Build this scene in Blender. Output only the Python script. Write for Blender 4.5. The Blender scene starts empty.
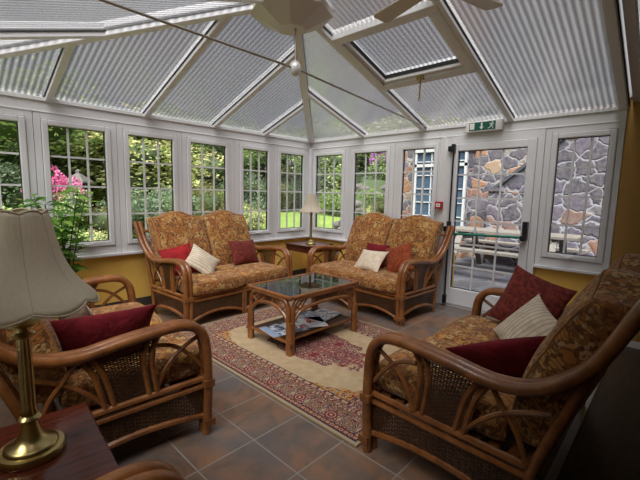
import bpy, math, random
from mathutils import Vector, Matrix, Euler
R = math.radians
SC = bpy.context.scene
COL = SC.collection
random.seed(7)

# ------------------------------------------------------------------ mesh builder
class MB:
    def __init__(s): s.v = []; s.f = []; s.uv = None
    def add(s, vs, fs):
        o = len(s.v); s.v += [tuple(p) for p in vs]; s.f += [tuple(i + o for i in f) for f in fs]; return s
    def box(s, x0, x1, y0, y1, z0, z1):
        vs = [(x, y, z) for z in (z0, z1) for y in (y0, y1) for x in (x0, x1)]
        return s.add(vs, [(0, 2, 3, 1), (4, 5, 7, 6), (0, 1, 5, 4), (2, 6, 7, 3), (0, 4, 6, 2), (1, 3, 7, 5)])
    def bar(s, a, b, w, h, up=(0, 0, 1)):
        a, b = Vector(a), Vector(b); d = (b - a).normalized(); up = Vector(up)
        sd = d.cross(up)
        if sd.length < 1e-5: sd = d.cross(Vector((1, 0, 0)))
        sd.normalize(); u = sd.cross(d).normalized()
        vs = []
        for p in (a, b):
            for (i, j) in ((-1, -1), (1, -1), (1, 1), (-1, 1)): vs.append(p + sd * i * w / 2 + u * j * h / 2)
        return s.add(vs, [(0, 1, 2, 3), (7, 6, 5, 4), (0, 4, 5, 1), (1, 5, 6, 2), (2, 6, 7, 3), (3, 7, 4, 0)])
    def tube(s, pts, r, n=8, rr=None):
        pts = [Vector(p) for p in pts]; m = len(pts); vs = []; fs = []
        t0 = (pts[1] - pts[0]).normalized(); nrm = t0.orthogonal().normalized()
        for i, p in enumerate(pts):
            t = (pts[min(i + 1, m - 1)] - pts[max(i - 1, 0)]).normalized()
            nrm = (nrm - t * nrm.dot(t))
            nrm = nrm.normalized() if nrm.length > 1e-6 else t.orthogonal().normalized()
            b = t.cross(nrm); ra = rr[i] if rr else r
            for k in range(n):
                a = 2 * math.pi * k / n; vs.append(p + (nrm * math.cos(a) + b * math.sin(a)) * ra)
        for i in range(m - 1):
            for k in range(n):
                k2 = (k + 1) % n; fs.append((i * n + k, i * n + k2, (i + 1) * n + k2, (i + 1) * n + k))
        fs.append(tuple(range(n))[::-1]); fs.append(tuple((m - 1) * n + k for k in range(n)))
        return s.add(vs, fs)
    def lathe(s, prof, n=32, c=(0, 0, 0), zf=None, rf=None):
        vs = []; fs = []; m = len(prof)
        for i, (r, z) in enumerate(prof):
            for k in range(n):
                a = 2 * math.pi * k / n
                zz = z + (zf(a, i / (m - 1)) if zf else 0); r2 = r * (rf(a, i / (m - 1)) if rf else 1)
                vs.append((c[0] + r2 * math.cos(a), c[1] + r2 * math.sin(a), c[2] + zz))
        for i in range(m - 1):
            for k in range(n):
                k2 = (k + 1) % n; fs.append((i * n + k, i * n + k2, (i + 1) * n + k2, (i + 1) * n + k))
        return s.add(vs, fs)
    def prism(s, poly, off):
        off = Vector(off); n = len(poly); a = [Vector(p) for p in poly]
        vs = a + [p + off for p in a]
        fs = [tuple(range(n)), tuple(range(2 * n - 1, n - 1, -1))] + [(i, i + n, (i + 1) % n + n, (i + 1) % n) for i in range(n)]
        return s.add(vs, fs)
    def surf(s, fn, nu, nv):
        vs = [fn(i / nu, j / nv) for j in range(nv + 1) for i in range(nu + 1)]
        fs = [(j * (nu + 1) + i, j * (nu + 1) + i + 1, (j + 1) * (nu + 1) + i + 1, (j + 1) * (nu + 1) + i) for j in range(nv) for i in range(nu)]
        return s.add(vs, fs)
    def build(s, name, mat, parent=None, smooth=False, bevel=0):
        me = bpy.data.meshes.new(name); me.from_pydata(s.v, [], s.f); me.validate(); me.update()
        if smooth:
            for p in me.polygons: p.use_smooth = True
            try: me.set_sharp_from_angle(angle=R(50))
            except Exception: pass
        me.materials.append(mat)
        o = bpy.data.objects.new(name, me); COL.objects.link(o)
        if parent: o.parent = parent
        if bevel:
            b = o.modifiers.new('bevel', 'BEVEL'); b.width = bevel; b.segments = 2; b.limit_method = 'ANGLE'
        return o

def spline(pts, sub=6):
    P = [Vector(p) for p in pts]; out = []
    for i in range(len(P) - 1):
        p0, p1, p2, p3 = P[max(i - 1, 0)], P[i], P[i + 1], P[min(i + 2, len(P) - 1)]
        for k in range(sub):
            t = k / sub
            out.append(.5 * ((2 * p1) + (p2 - p0) * t + (2 * p0 - 5 * p1 + 4 * p2 - p3) * t * t + (3 * p1 - p0 - 3 * p2 + p3) * t ** 3))
    out.append(P[-1]); return out

def tag(o, label=None, cat=None, group=None, kind=None):
    if label: o['label'] = label
    if cat: o['category'] = cat
    if group: o['group'] = group
    if kind: o['kind'] = kind
    return o
def empty(name, loc=(0, 0, 0), rz=0):
    o = bpy.data.objects.new(name, None); COL.objects.link(o); o.location = loc; o.rotation_euler = (0, 0, rz); o.empty_display_size = .1
    return o
def thing(name, label, cat, loc=(0, 0, 0), rz=0, group=None):
    return tag(empty(name, loc, rz), label, cat, group)
def structure(name, mb, mat, parent=None, **k):
    o = mb.build(name, mat, parent, **k)
    if not parent: o['kind'] = 'structure'
    return o
def copy_tree(o, parent=None):
    c = o.copy(); COL.objects.link(c)
    if parent: c.parent = parent
    for ch in list(o.children): copy_tree(ch, c)
    return c

# ------------------------------------------------------------------ materials
class NT:
    def __init__(s, name):
        s.m = bpy.data.materials.new(name); s.m.use_nodes = True; s.t = s.m.node_tree; s.t.nodes.clear()
        s.out = s.n('ShaderNodeOutputMaterial')
    def n(s, typ, ins=None, **kw):
        nd = s.t.nodes.new(typ)
        for k, v in kw.items(): setattr(nd, k, v)
        if ins:
            for k, v in ins.items(): s.set(nd, k, v)
        return nd
    def set(s, nd, k, v):
        if isinstance(v, bpy.types.NodeSocket): s.t.links.new(v, nd.inputs[k])
        else: nd.inputs[k].default_value = v
    def math(s, op, a, b=0.0, c=0.0):
        return s.n('ShaderNodeMath', {0: a, 1: b, 2: c}, operation=op).outputs[0]
    def mix(s, f, a, b):
        nd = s.n('ShaderNodeMix', data_type='RGBA'); s.set(nd, 0, f); s.set(nd, 6, a); s.set(nd, 7, b); return nd.outputs[2]
    def ramp(s, f, stops, const=False):
        nd = s.n('ShaderNodeValToRGB', {0: f}); cr = nd.color_ramp
        if const: cr.interpolation = 'CONSTANT'
        while len(cr.elements) < len(stops): cr.elements.new(.5)
        for e, (p, c) in zip(cr.elements, stops): e.position = p; e.color = (*c, 1)
        return nd.outputs[0]
    def obj(s): return s.n('ShaderNodeTexCoord').outputs['Object']
    def pbsdf(s, base, rough=.5, metal=0, normal=None, spec=.5, **kw):
        b = s.n('ShaderNodeBsdfPrincipled', {'Base Color': base, 'Roughness': rough, 'Metallic': metal, 'Specular IOR Level': spec})
        if normal is not None: s.set(b, 'Normal', normal)
        for k, v in kw.items(): s.set(b, k, v)
        s.t.links.new(b.outputs[0], s.out.inputs[0]); return b
    def bump(s, h, st=.3, d=.01): return s.n('ShaderNodeBump', {'Height': h, 'Strength': st, 'Distance': d}).outputs[0]
    def surf(s, sh): s.t.links.new(sh, s.out.inputs[0])
def c4(c): return (*c, 1)
def simple(name, col, rough=.5, metal=0, spec=.5, nscale=0, namt=.12, **kw):
    t = NT(name); base = c4(col)
    if nscale:
        f = t.n('ShaderNodeTexNoise', {'Vector': t.obj(), 'Scale': nscale, 'Detail': 4}).outputs[0]
        base = t.mix(f, c4([x * (1 - namt) for x in col]), c4([min(1, x * (1 + namt)) for x in col]))
    t.pbsdf(base, rough, metal, spec=spec, **kw); return t.m

MT = {}
MT['upvc'] = simple('white upvc', (.77, .77, .77), .32, nscale=3, namt=.04)
MT['upvc_out'] = simple('darkened white window paint', (.42, .43, .45), .5)  # white darkened in the colour so the sunlit annexe frame doesn't overexpose
MT['yellow_house'] = simple('darker yellow painted plaster', (.42, .235, .055), .75, nscale=6, namt=.08)  # darker version of the yellow plaster, for the house return wall
MT['upvc_dark'] = simple('black gasket', (.015, .015, .015), .5)
MT['cream_paint'] = simple('cream plastic cover', (.62, .57, .49), .5, nscale=4, namt=.05)
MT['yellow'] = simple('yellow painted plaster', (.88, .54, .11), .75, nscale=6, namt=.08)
MT['black_metal'] = simple('black metal', (.012, .012, .013), .35)
MT['steel'] = simple('steel rod', (.42, .39, .34), .35, .8)
MT['chrome'] = simple('clear resin boss', (.75, .74, .70), .12, .3)
MT['brass'] = simple('polished brass', (.50, .40, .17), .28, 1.0, nscale=20, namt=.1)
MT['gold_brass'] = simple('antique brass', (.40, .29, .11), .3, 1.0)
MT['green_bar'] = simple('green push bar', (.01, .20, .13), .35)
MT['exit_green'] = simple('exit sign green', (.004, .095, .062), .4)
MT['white_plastic'] = simple('white plastic', (.78, .77, .72), .4)
MT['red_plastic'] = simple('red plastic', (.42, .012, .016), .35)
MT['soil'] = simple('potting soil', (.03, .02, .012), .9, nscale=40, namt=.4)
MT['pot'] = simple('glazed plant pot', (.16, .08, .05), .35, nscale=5)
MT['skirting'] = simple('dark tile skirting', (.055, .045, .038), .4, nscale=8, namt=.3)
MT['house_wall'] = simple('house wall paint', (.42, .28, .10), .8, nscale=3)
MT['house_ceiling'] = simple('house ceiling paint', (.45, .44, .42), .8)
MT['fan_white'] = simple('fan enamel', (.55, .48, .38), .4)
MT['threshold'] = simple('aluminium threshold strip', (.55, .56, .58), .35, .7)

def wood(name, c1, c2, rough, scale=(1, 12, 12)):
    t = NT(name); mp = t.n('ShaderNodeMapping', {'Vector': t.obj(), 'Scale': scale}).outputs[0]
    f = t.n('ShaderNodeTexNoise', {'Vector': mp, 'Scale': 5, 'Detail': 6, 'Distortion': .6}).outputs[0]
    t.pbsdf(t.ramp(f, [(.3, c1), (.7, c2)]), rough); return t.m
MT['mahogany'] = wood('mahogany veneer', (.055, .012, .007), (.13, .03, .016), .14)
MT['old_wood'] = wood('weathered grey timber', (.11, .10, .09), (.22, .20, .18), .7)
MT['dark_timber'] = wood('dark stained timber', (.035, .04, .05), (.075, .08, .095), .7)

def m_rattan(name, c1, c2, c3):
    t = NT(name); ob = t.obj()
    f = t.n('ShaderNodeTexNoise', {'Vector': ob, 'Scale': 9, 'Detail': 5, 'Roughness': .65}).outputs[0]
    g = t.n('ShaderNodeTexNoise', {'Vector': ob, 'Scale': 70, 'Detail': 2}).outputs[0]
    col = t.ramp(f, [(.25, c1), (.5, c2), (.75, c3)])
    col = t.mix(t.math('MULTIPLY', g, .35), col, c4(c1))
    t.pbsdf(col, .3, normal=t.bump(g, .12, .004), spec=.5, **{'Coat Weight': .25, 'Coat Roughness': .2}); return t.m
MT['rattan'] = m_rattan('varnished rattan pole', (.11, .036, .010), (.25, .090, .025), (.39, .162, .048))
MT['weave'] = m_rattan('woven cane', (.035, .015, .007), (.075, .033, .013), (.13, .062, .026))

def m_fabric():
    t = NT('patchwork tapestry fabric'); ob = t.obj()
    wob = t.n('ShaderNodeTexNoise', {'Vector': ob, 'Scale': 40, 'Detail': 1}).outputs[1]
    v = t.n('ShaderNodeVectorMath', {0: ob, 1: t.n('ShaderNodeVectorMath', {0: wob, 3: .004}, operation='SCALE').outputs[0]}, operation='ADD').outputs[0]
    big = t.n('ShaderNodeTexVoronoi', {'Vector': v, 'Scale': 17, 'Randomness': .8}, distance='CHEBYCHEV')
    sep = t.n('ShaderNodeSeparateColor', {0: big.outputs['Color']})
    pal = t.ramp(sep.outputs[0], [(0, (.50, .22, .05)), (.2, (.56, .30, .085)), (.38, (.42, .155, .034)), (.52, (.62, .39, .15)), (.62, (.46, .18, .04)), (.78, (.55, .27, .065)), (.92, (.33, .12, .03))], True)
    sm = t.n('ShaderNodeTexVoronoi', {'Vector': v, 'Scale': 66, 'Randomness': .9}, distance='CHEBYCHEV')
    s2 = t.n('ShaderNodeSeparateColor', {0: sm.outputs['Color']})
    ink = t.math('GREATER_THAN', s2.outputs[1], .66)
    inkc = t.ramp(s2.outputs[2], [(0, (.07, .03, .014)), (.5, (.17, .05, .02)), (.82, (.52, .37, .19))], True)
    col = t.mix(t.math('MULTIPLY', ink, .8), pal, inkc)
    wx = t.n('ShaderNodeTexWave', {'Vector': v, 'Scale': 26, 'Distortion': 2.5, 'Detail': 1.5}, bands_direction='X').outputs[1]
    wz = t.n('ShaderNodeTexWave', {'Vector': v, 'Scale': 26, 'Distortion': 2.5, 'Detail': 1.5}, bands_direction='DIAGONAL').outputs[1]
    pick = t.math('GREATER_THAN', sep.outputs[1], .5)
    ln = t.math('GREATER_THAN', t.math('ADD', t.math('MULTIPLY', wx, pick), t.math('MULTIPLY', wz, t.math('SUBTRACT', 1.0, pick))), .70)
    col = t.mix(t.math('MULTIPLY', ln, .55), col, (.11, .042, .016, 1))
    edge = t.n('ShaderNodeTexVoronoi', {'Vector': v, 'Scale': 17, 'Randomness': .8}, distance='CHEBYCHEV', feature='F2')
    e = t.math('LESS_THAN', t.math('SUBTRACT', edge.outputs[0], big.outputs[0]), .06)
    col = t.mix(t.math('MULTIPLY', e, .7), col, (.12, .05, .02, 1))
    th = t.n('ShaderNodeTexNoise', {'Vector': ob, 'Scale': 260, 'Detail': 1}).outputs[0]
    col = t.mix(t.math('MULTIPLY', th, .16), col, (.2, .1, .04, 1))
    cr = t.n('ShaderNodeTexNoise', {'Vector': ob, 'Scale': 9, 'Detail': 3}).outputs[0]
    h = t.math('ADD', t.math('MULTIPLY', th, .15), cr)
    t.pbsdf(col, .85, normal=t.bump(h, .35, .015), spec=.2, **{'Sheen Weight': .15}); return t.m
MT['fabric'] = m_fabric()

def m_cloth(name, c1, c2, scale=20, stripes=None, rough=.8, sheen=.05):
    t = NT(name); ob = t.obj()
    n = t.n('ShaderNodeTexNoise', {'Vector': ob, 'Scale': scale, 'Detail': 4, 'Roughness': .7}).outputs[0]
    col = t.ramp(n, [(.38, c1), (.62, c2)])
    if stripes:
        w = t.n('ShaderNodeTexWave', {'Vector': ob, 'Scale': stripes, 'Distortion': 1.5, 'Detail': 1}, bands_direction='X').outputs[1]
        col = t.mix(t.math('MULTIPLY', t.math('GREATER_THAN', w, .72), .5), col, c4([x * .5 for x in c1]))
    cr = t.n('ShaderNodeTexNoise', {'Vector': ob, 'Scale': 10, 'Detail': 3, 'Distortion': 1}).outputs[0]
    t.pbsdf(col, rough, normal=t.bump(cr, .5, .03), spec=.2, **{'Sheen Weight': sheen}); return t.m
MT['red_velvet'] = m_cloth('red velvet', (.20, .008, .010), (.34, .014, .016), 8, sheen=.05)
MT['dark_velvet'] = m_cloth('dark red velvet', (.10, .004, .008), (.17, .008, .014), 8, sheen=.03)
MT['cream_cloth'] = m_cloth('cream striped cotton', (.56, .46, .33), (.70, .60, .46), 14, 9)
MT['cream_plain'] = m_cloth('cream cotton', (.60, .48, .34), (.72, .62, .48), 14)
MT['maroon_cloth'] = m_cloth('maroon brocade', (.075, .012, .010), (.22, .035, .022), 34)
MT['rust_cloth'] = m_cloth('rust brocade', (.17, .028, .010), (.32, .07, .022), 34)
MT['piping'] = simple('piping cord', (.34, .17, .06), .8)

def m_shade():
    t = NT('cream lampshade fabric'); ob = t.obj()
    n = t.n('ShaderNodeTexNoise', {'Vector': t.n('ShaderNodeMapping', {'Vector': ob, 'Scale': (60, 60, 4)}).outputs[0], 'Scale': 3, 'Detail': 3}).outputs[0]
    col = t.ramp(n, [(.3, (.76, .69, .56)), (.7, (.84, .78, .65))])
    d = t.n('ShaderNodeBsdfDiffuse', {'Color': col}); tr = t.n('ShaderNodeBsdfTranslucent', {'Color': col})
    t.surf(t.n('ShaderNodeMixShader', {0: .45, 1: d.outputs[0], 2: tr.outputs[0]}).outputs[0]); return t.m
MT['shade'] = m_shade()
MT['shade_trim'] = simple('lampshade braid', (.50, .42, .29), .8)

def m_floor():
    t = NT('slate effect floor tiles'); ob = t.obj()
    mp = t.n('ShaderNodeMapping', {'Vector': ob, 'Location': (3.30, 2.905, 0)}).outputs[0]
    br = t.n('ShaderNodeTexBrick', {'Vector': mp, 'Color1': (0, 0, 0, 1), 'Color2': (1, 1, 1, 1), 'Mortar': (.5, .5, .5, 1), 'Scale': 1, 'Mortar Size': .0045, 'Mortar Smooth': .2, 'Brick Width': .334, 'Row Height': .352}, offset=0, squash=1)
    per = t.ramp(br.outputs[0], [(0, (.105, .075, .056)), (.35, (.15, .10, .07)), (.65, (.12, .092, .075)), (1, (.17, .115, .08))])
    n = t.n('ShaderNodeTexNoise', {'Vector': ob, 'Scale': 5, 'Detail': 8, 'Roughness': .65, 'Distortion': .5}).outputs[0]
    n2 = t.n('ShaderNodeTexNoise', {'Vector': ob, 'Scale': 2.2, 'Detail': 3}).outputs[0]
    col = t.mix(t.ramp(n, [(.38, (0, 0, 0)), (.62, (.9, .9, .9))]), per, (.30, .155, .085, 1))
    col = t.mix(t.ramp(n2, [(.45, (0, 0, 0)), (.6, (.7, .7, .7))]), col, (.12, .115, .115, 1))
    col = t.mix(br.outputs[1], col, (.27, .25, .22, 1))
    h = t.math('SUBTRACT', t.math('MULTIPLY', n, .5), br.outputs[1])
    t.pbsdf(col, t.math('MULTIPLY_ADD', n, .25, .26), normal=t.bump(h, .25, .006)); return t.m
MT['floor'] = m_floor()
MT['house_floor'] = wood('dark house floor', (.05, .035, .026), (.09, .06, .042), .45, (1, 8, 1))

RUGW, RUGL = .82, 1.13
def m_rug():
    t = NT('persian rug pile'); ob = t.obj()
    s = t.n('ShaderNodeSeparateXYZ', {0: ob}); x, y = s.outputs[0], s.outputs[1]
    ax, ay = t.math('ABSOLUTE', x), t.math('ABSOLUTE', y)
    ex, ey = t.math('SUBTRACT', RUGW, ax), t.math('SUBTRACT', RUGL, ay)
    e = t.math('MINIMUM', ex, ey)                       # distance to rug edge
    mir = t.n('ShaderNodeCombineXYZ', {0: ax, 1: ay, 2: 0.0}).outputs[0]
    def motif(period, scale, pal, seed, ros=None):
        pu, pv = t.math('PINGPONG', ax, period), t.math('PINGPONG', ay, period)
        vec = t.n('ShaderNodeCombineXYZ', {0: pu, 1: pv, 2: seed}).outputs[0]
        n = t.n('ShaderNodeTexNoise', {'Vector': vec, 'Scale': scale, 'Detail': 1.5, 'Roughness': .6, 'Distortion': .8}).outputs[0]
        c = t.ramp(n, pal, True)
        if ros:
            d = t.n('ShaderNodeVectorMath', {0: t.n('ShaderNodeCombineXYZ', {0: t.math('SUBTRACT', pu, period * ros[0]), 1: pv, 2: 0.0}).outputs[0]}, operation='LENGTH').outputs[1]
            rc = t.ramp(t.math('DIVIDE', d, .06), [(0, CRM), (.16, RED), (.42, CRM), (.52, NAV), (.6, RED)], True)
            c = t.mix(t.math('LESS_THAN', d, .043), c, rc)
        return c
    RED, MAR, NAV, CRM, GLD, PNK = (.23, .025, .026), (.11, .014, .02), (.04, .036, .055), (.46, .36, .24), (.38, .20, .055), (.33, .17, .14)
    border = motif(.14, 19, [(0, GLD), (.30, NAV), (.36, CRM), (.40, RED), (.44, NAV), (.465, CRM), (.495, MAR), (.525, GLD), (.55, NAV), (.575, RED), (.61, CRM), (.64, NAV), (.68, PNK)], 1.3, (1.0,))
    spand = motif(.17, 19, [(0, NAV), (.36, RED), (.41, GLD), (.47, (.48, .28, .09)), (.55, RED), (.585, CRM), (.62, NAV), (.67, GLD)], 4.1)
    med = motif(.16, 19, [(0, NAV), (.34, CRM), (.37, RED), (.44, NAV), (.47, PNK), (.50, RED), (.535, CRM), (.56, NAV), (.60, RED), (.65, CRM)], 7.7, (0.0,))
    guard = motif(.035, 45, [(0, NAV), (.42, RED), (.5, CRM), (.58, GLD)], 2.2)
    fn = t.n('ShaderNodeTexNoise', {'Vector': ob, 'Scale': 14, 'Detail': 4}).outputs[0]
    field = t.ramp(fn, [(.3, (.40, .29, .165)), (.7, (.50, .38, .23))])
    wv = t.n('ShaderNodeTexNoise', {'Vector': mir, 'Scale': 11, 'Detail': 3}).outputs[0]
    wob = t.math('MULTIPLY', t.math('SUBTRACT', wv, .5), .22)
    el = t.math('ADD', t.math('POWER', t.math('DIVIDE', ax, .60), 2), t.math('POWER', t.math('DIVIDE', ay, .95), 2))
    isp = t.math('GREATER_THAN', t.math('ADD', el, t.math('MULTIPLY', wob, 2.0)), 1.0)
    col = t.mix(isp, field, spand)
    lz = t.math('ADD', t.math('POWER', t.math('DIVIDE', ax, .33), 1.3), t.math('POWER', t.math('DIVIDE', ay, .68), 1.3))
    im = t.math('LESS_THAN', t.math('ADD', lz, t.math('MULTIPLY', wob, 6.0)), .95)
    col = t.mix(im, col, med)
    def band(lo, hi, c, base):
        m = t.math('MULTIPLY', t.math('GREATER_THAN', e, lo), t.math('LESS_THAN', e, hi)); return t.mix(m, base, c)
    col = band(.0, .31, border, col)
    col = band(.262, .305, guard, col); col = band(.03, .066, guard, col)
    col = band(.303, .311, c4(NAV), col); col = band(.258, .264, c4(NAV), col); col = band(.064, .07, c4(NAV), col)
    col = band(0, .022, (.42, .33, .20, 1), col); col = band(.022, .034, c4(NAV), col)
    f = t.n('ShaderNodeTexNoise', {'Vector': ob, 'Scale': 200, 'Detail': 1}).outputs[0]
    col = t.mix(t.math('MULTIPLY', f, .2), col, (.10, .06, .05, 1))
    t.pbsdf(col, .95, normal=t.bump(f, .4, .004), spec=.1); return t.m
MT['rug'] = m_rug()

def m_glass(name, tint, refl=.5, ior=1.45, rough=0.0):
    t = NT(name)
    fr = t.n('ShaderNodeFresnel', {'IOR': ior}).outputs[0]
    tr = t.n('ShaderNodeBsdfTransparent', {'Color': c4(tint)}); gl = t.n('ShaderNodeBsdfGlossy', {'Color': (1, 1, 1, 1), 'Roughness': rough})
    t.surf(t.n('ShaderNodeMixShader', {0: t.math('MULTIPLY', fr, refl), 1: tr.outputs[0], 2: gl.outputs[0]}).outputs[0]); return t.m
MT['pane'] = m_glass('window glass', (.97, .98, .98), .45)
MT['table_glass'] = m_glass('bronze tinted table glass', (.50, .52, .52), 1.0, 1.6)

def m_poly(name, axis):
    t = NT(name); s = t.n('ShaderNodeSeparateXYZ', {0: t.obj()}); a = s.outputs[axis]
    w = t.math('SINE', t.math('MULTIPLY', a, 2 * math.pi / .046)); k = t.math('MULTIPLY_ADD', w, .5, .5)
    n = t.n('ShaderNodeTexNoise', {'Vector': t.obj(), 'Scale': 1.6, 'Detail': 4}).outputs[0]
    tc = t.mix(k, (.36, .365, .385, 1), (.89, .89, .905, 1))
    tc = t.mix(t.math('MULTIPLY', n, .3), tc, (.60, .61, .65, 1))
    tr = t.n('ShaderNodeBsdfTransparent', {'Color': tc})
    tl = t.n('ShaderNodeBsdfTranslucent', {'Color': t.mix(k, (.42, .42, .43, 1), (.74, .74, .75, 1))})
    gl = t.n('ShaderNodeBsdfGlossy', {'Color': (.9, .9, .9, 1), 'Roughness': .25})
    m1 = t.n('ShaderNodeMixShader', {0: .08, 1: tr.outputs[0], 2: tl.outputs[0]})
    fr = t.math('MULTIPLY', t.n('ShaderNodeFresnel', {'IOR': 1.45}).outputs[0], .35)
    t.surf(t.n('ShaderNodeMixShader', {0: fr, 1: m1.outputs[0], 2: gl.outputs[0]}).outputs[0]); return t.m
MT['poly_x'] = m_poly('fluted polycarbonate sheet', 0)
MT['poly_y'] = m_poly('fluted polycarbonate roof sheet', 1)

def m_leaf(name, cols, trans=.35, rough=.45):
    t = NT(name); rnd = t.n('ShaderNodeNewGeometry').outputs['Random Per Island']
    st = [(i / max(1, len(cols) - 1), c) for i, c in enumerate(cols)]
    col = t.ramp(rnd, st)
    p = t.n('ShaderNodeBsdfPrincipled', {'Base Color': col, 'Roughness': rough, 'Specular IOR Level': .3})
    tl = t.n('ShaderNodeBsdfTranslucent', {'Color': col})
    t.surf(t.n('ShaderNodeMixShader', {0: trans, 1: p.outputs[0], 2: tl.outputs[0]}).outputs[0]); return t.m
MT['leaf_house'] = m_leaf('glossy house plant leaf', [(.05, .15, .02), (.10, .27, .04), (.22, .44, .07), (.42, .60, .12)], .5, .3)
MT['leaf_mid'] = m_leaf('mid green leaf', [(.07, .13, .035), (.16, .26, .07), (.28, .38, .12), (.40, .46, .20)])
MT['leaf_light'] = m_leaf('yellow green leaf', [(.16, .22, .06), (.34, .40, .13), (.50, .52, .24), (.55, .46, .24)])
MT['leaf_dark'] = m_leaf('dark conifer leaf', [(.04, .07, .045), (.08, .13, .07), (.14, .20, .11), (.22, .28, .17)])
MT['leaf_brown'] = m_leaf('bronze leaf', [(.08, .06, .03), (.16, .14, .05), (.26, .22, .09), (.20, .26, .10)])
MT['petal_pink'] = m_leaf('pink petal', [(.55, .10, .28), (.70, .18, .40), (.80, .32, .52)])
MT['petal_purple'] = m_leaf('purple petal', [(.20, .05, .25), (.34, .10, .38), (.45, .2, .45)])
MT['bark'] = simple('bark', (.10, .075, .055), .9, nscale=12, namt=.4)
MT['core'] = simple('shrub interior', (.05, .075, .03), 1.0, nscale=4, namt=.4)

def m_lawn():
    t = NT('lawn grass'); ob = t.obj()
    n = t.n('ShaderNodeTexNoise', {'Vector': ob, 'Scale': .5, 'Detail': 6, 'Roughness': .7}).outputs[0]
    f = t.n('ShaderNodeTexNoise', {'Vector': ob, 'Scale': 40, 'Detail': 3}).outputs[0]
    col = t.ramp(n, [(.3, (.15, .23, .05)), (.55, (.21, .30, .075)), (.75, (.28, .36, .11))])
    col = t.mix(t.math('MULTIPLY', f, .4), col, (.10, .17, .03, 1))
    t.pbsdf(col, .9, normal=t.bump(f, .5, .05), spec=.1); return t.m
MT['lawn'] = m_lawn()
def m_stone(name, scale, mortar, pal, stretch=(1, 1, 1.35), wear=(.17, .15, .15)):
    t = NT(name); ob = t.obj()
    w = t.n('ShaderNodeTexNoise', {'Vector': ob, 'Scale': 4, 'Detail': 2}).outputs[1]
    v = t.n('ShaderNodeVectorMath', {0: ob, 1: t.n('ShaderNodeVectorMath', {0: w, 3: .26}, operation='SCALE').outputs[0]}, operation='ADD').outputs[0]
    mp = t.n('ShaderNodeMapping', {'Vector': v, 'Scale': stretch}).outputs[0]
    cell = t.n('ShaderNodeTexVoronoi', {'Vector': mp, 'Scale': scale, 'Randomness': .85})
    ed = t.n('ShaderNodeTexVoronoi', {'Vector': mp, 'Scale': scale, 'Randomness': .85}, feature='DISTANCE_TO_EDGE')
    col = t.ramp(t.n('ShaderNodeSeparateColor', {0: cell.outputs['Color']}).outputs[0], pal, True)
    n = t.n('ShaderNodeTexNoise', {'Vector': ob, 'Scale': 12, 'Detail': 8, 'Roughness': .75}).outputs[0]
    col = t.mix(t.ramp(n, [(.38, (0, 0, 0)), (.68, (.75, .75, .75))]), col, c4(wear))
    mn = t.n('ShaderNodeTexNoise', {'Vector': ob, 'Scale': 3.5, 'Detail': 3}).outputs[0]
    m = t.ramp(t.math('DIVIDE', ed.outputs['Distance'], t.math('MULTIPLY_ADD', mn, 2.6, -.45)), [(.012, (1, 1, 1)), (.06, (0, 0, 0))])
    col = t.mix(m, col, c4(mortar))
    h = t.math('ADD', t.math('MULTIPLY', n, .3), t.ramp(ed.outputs['Distance'], [(0, (0, 0, 0)), (.12, (1, 1, 1))]))
    t.pbsdf(col, .8, normal=t.bump(h, .5, .03)); return t.m
MT['stone'] = m_stone('rubble stone masonry', 3.1, (.26, .25, .25), [(0, (.05, .045, .07)), (.16, (.28, .12, .045)), (.34, (.09, .08, .115)), (.46, (.30, .20, .12)), (.62, (.20, .08, .045)), (.76, (.04, .04, .065)), (.88, (.24, .21, .20))])
MT['stone_dark'] = m_stone('dark rubble stone masonry', 2.6, (.24, .24, .27), [(0, (.025, .025, .045)), (.28, (.06, .05, .085)), (.46, (.20, .085, .045)), (.58, (.04, .04, .075)), (.76, (.13, .06, .045)), (.88, (.10, .09, .11))])
MT['rock'] = simple('rockery stone', (.10, .09, .085), .85, nscale=5, namt=.4)
MT['slate_patio'] = m_stone('slate crazy paving', 1.9, (.10, .10, .11), [(0, (.045, .047, .07)), (.25, (.07, .07, .09)), (.5, (.055, .05, .06)), (.7, (.10, .10, .115)), (.88, (.035, .035, .055))], (1, 1, 1), (.075, .075, .09))
MT['annexe_glass'] = simple('annexe window glass', (.045, .075, .12), .12, spec=.3)
MT['slate'] = simple('slate coping', (.05, .055, .07), .5, nscale=7, namt=.3)

# ------------------------------------------------------------------ setting
XL, YH = -4.6, -4.05            # far corner of window wall, house end
EAVE = 2.2; HX, HY = -2.275, -2.05; HZ = 2.92
ZS, ZF, GB, GT = .63, .66, .80, 1.95
structure('floor', MB().box(XL - .25, .06, YH - .1, .06, -.12, 0), MT['floor'])
structure('floor_house', MB().box(-6.4, .3, -7.2, YH - .1, -.12, 0), MT['house_floor'])
structure('trim_threshold', MB().box(XL + .2, -.05, YH - .125, YH - .085, 0, .008), MT['threshold'])

wa = empty('wall_left'); wa['kind'] = 'structure'
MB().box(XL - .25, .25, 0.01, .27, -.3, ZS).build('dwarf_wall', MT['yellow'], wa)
MB().box(XL, .06, -.022, .09, 2.07, 2.17).box(XL, .06, -.04, .12, 2.165, 2.2).box(XL, 0.0, -.03, .0, 2.062, 2.075).build('eave_beam', MT['upvc'], wa, bevel=.003)
wb = empty('wall_right'); wb['kind'] = 'structure'
MB().box(.01, .27, -2.42, .0, -.3, ZS).box(.01, .27, YH, -3.41, -.3, ZS).build('dwarf_wall', MT['yellow'], wb)
MB().box(-.022, .09, YH, -.02, 2.07, 2.17).box(-.04, .12, YH, -.04, 2.165, 2.2).box(-.03, 0, YH, -.03, 2.062, 2.075).build('eave_beam', MT['upvc'], wb, bevel=.003)
MB().box(-.026, .08, -2.418, -2.275, .0, 2.07).build('side_panel', MT['upvc'], wb, bevel=.003)
MB().box(-.036, -.026, -2.345, -2.315, 1.28, 2.07).build('cable_conduit', MT['white_plastic'], wb)
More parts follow.
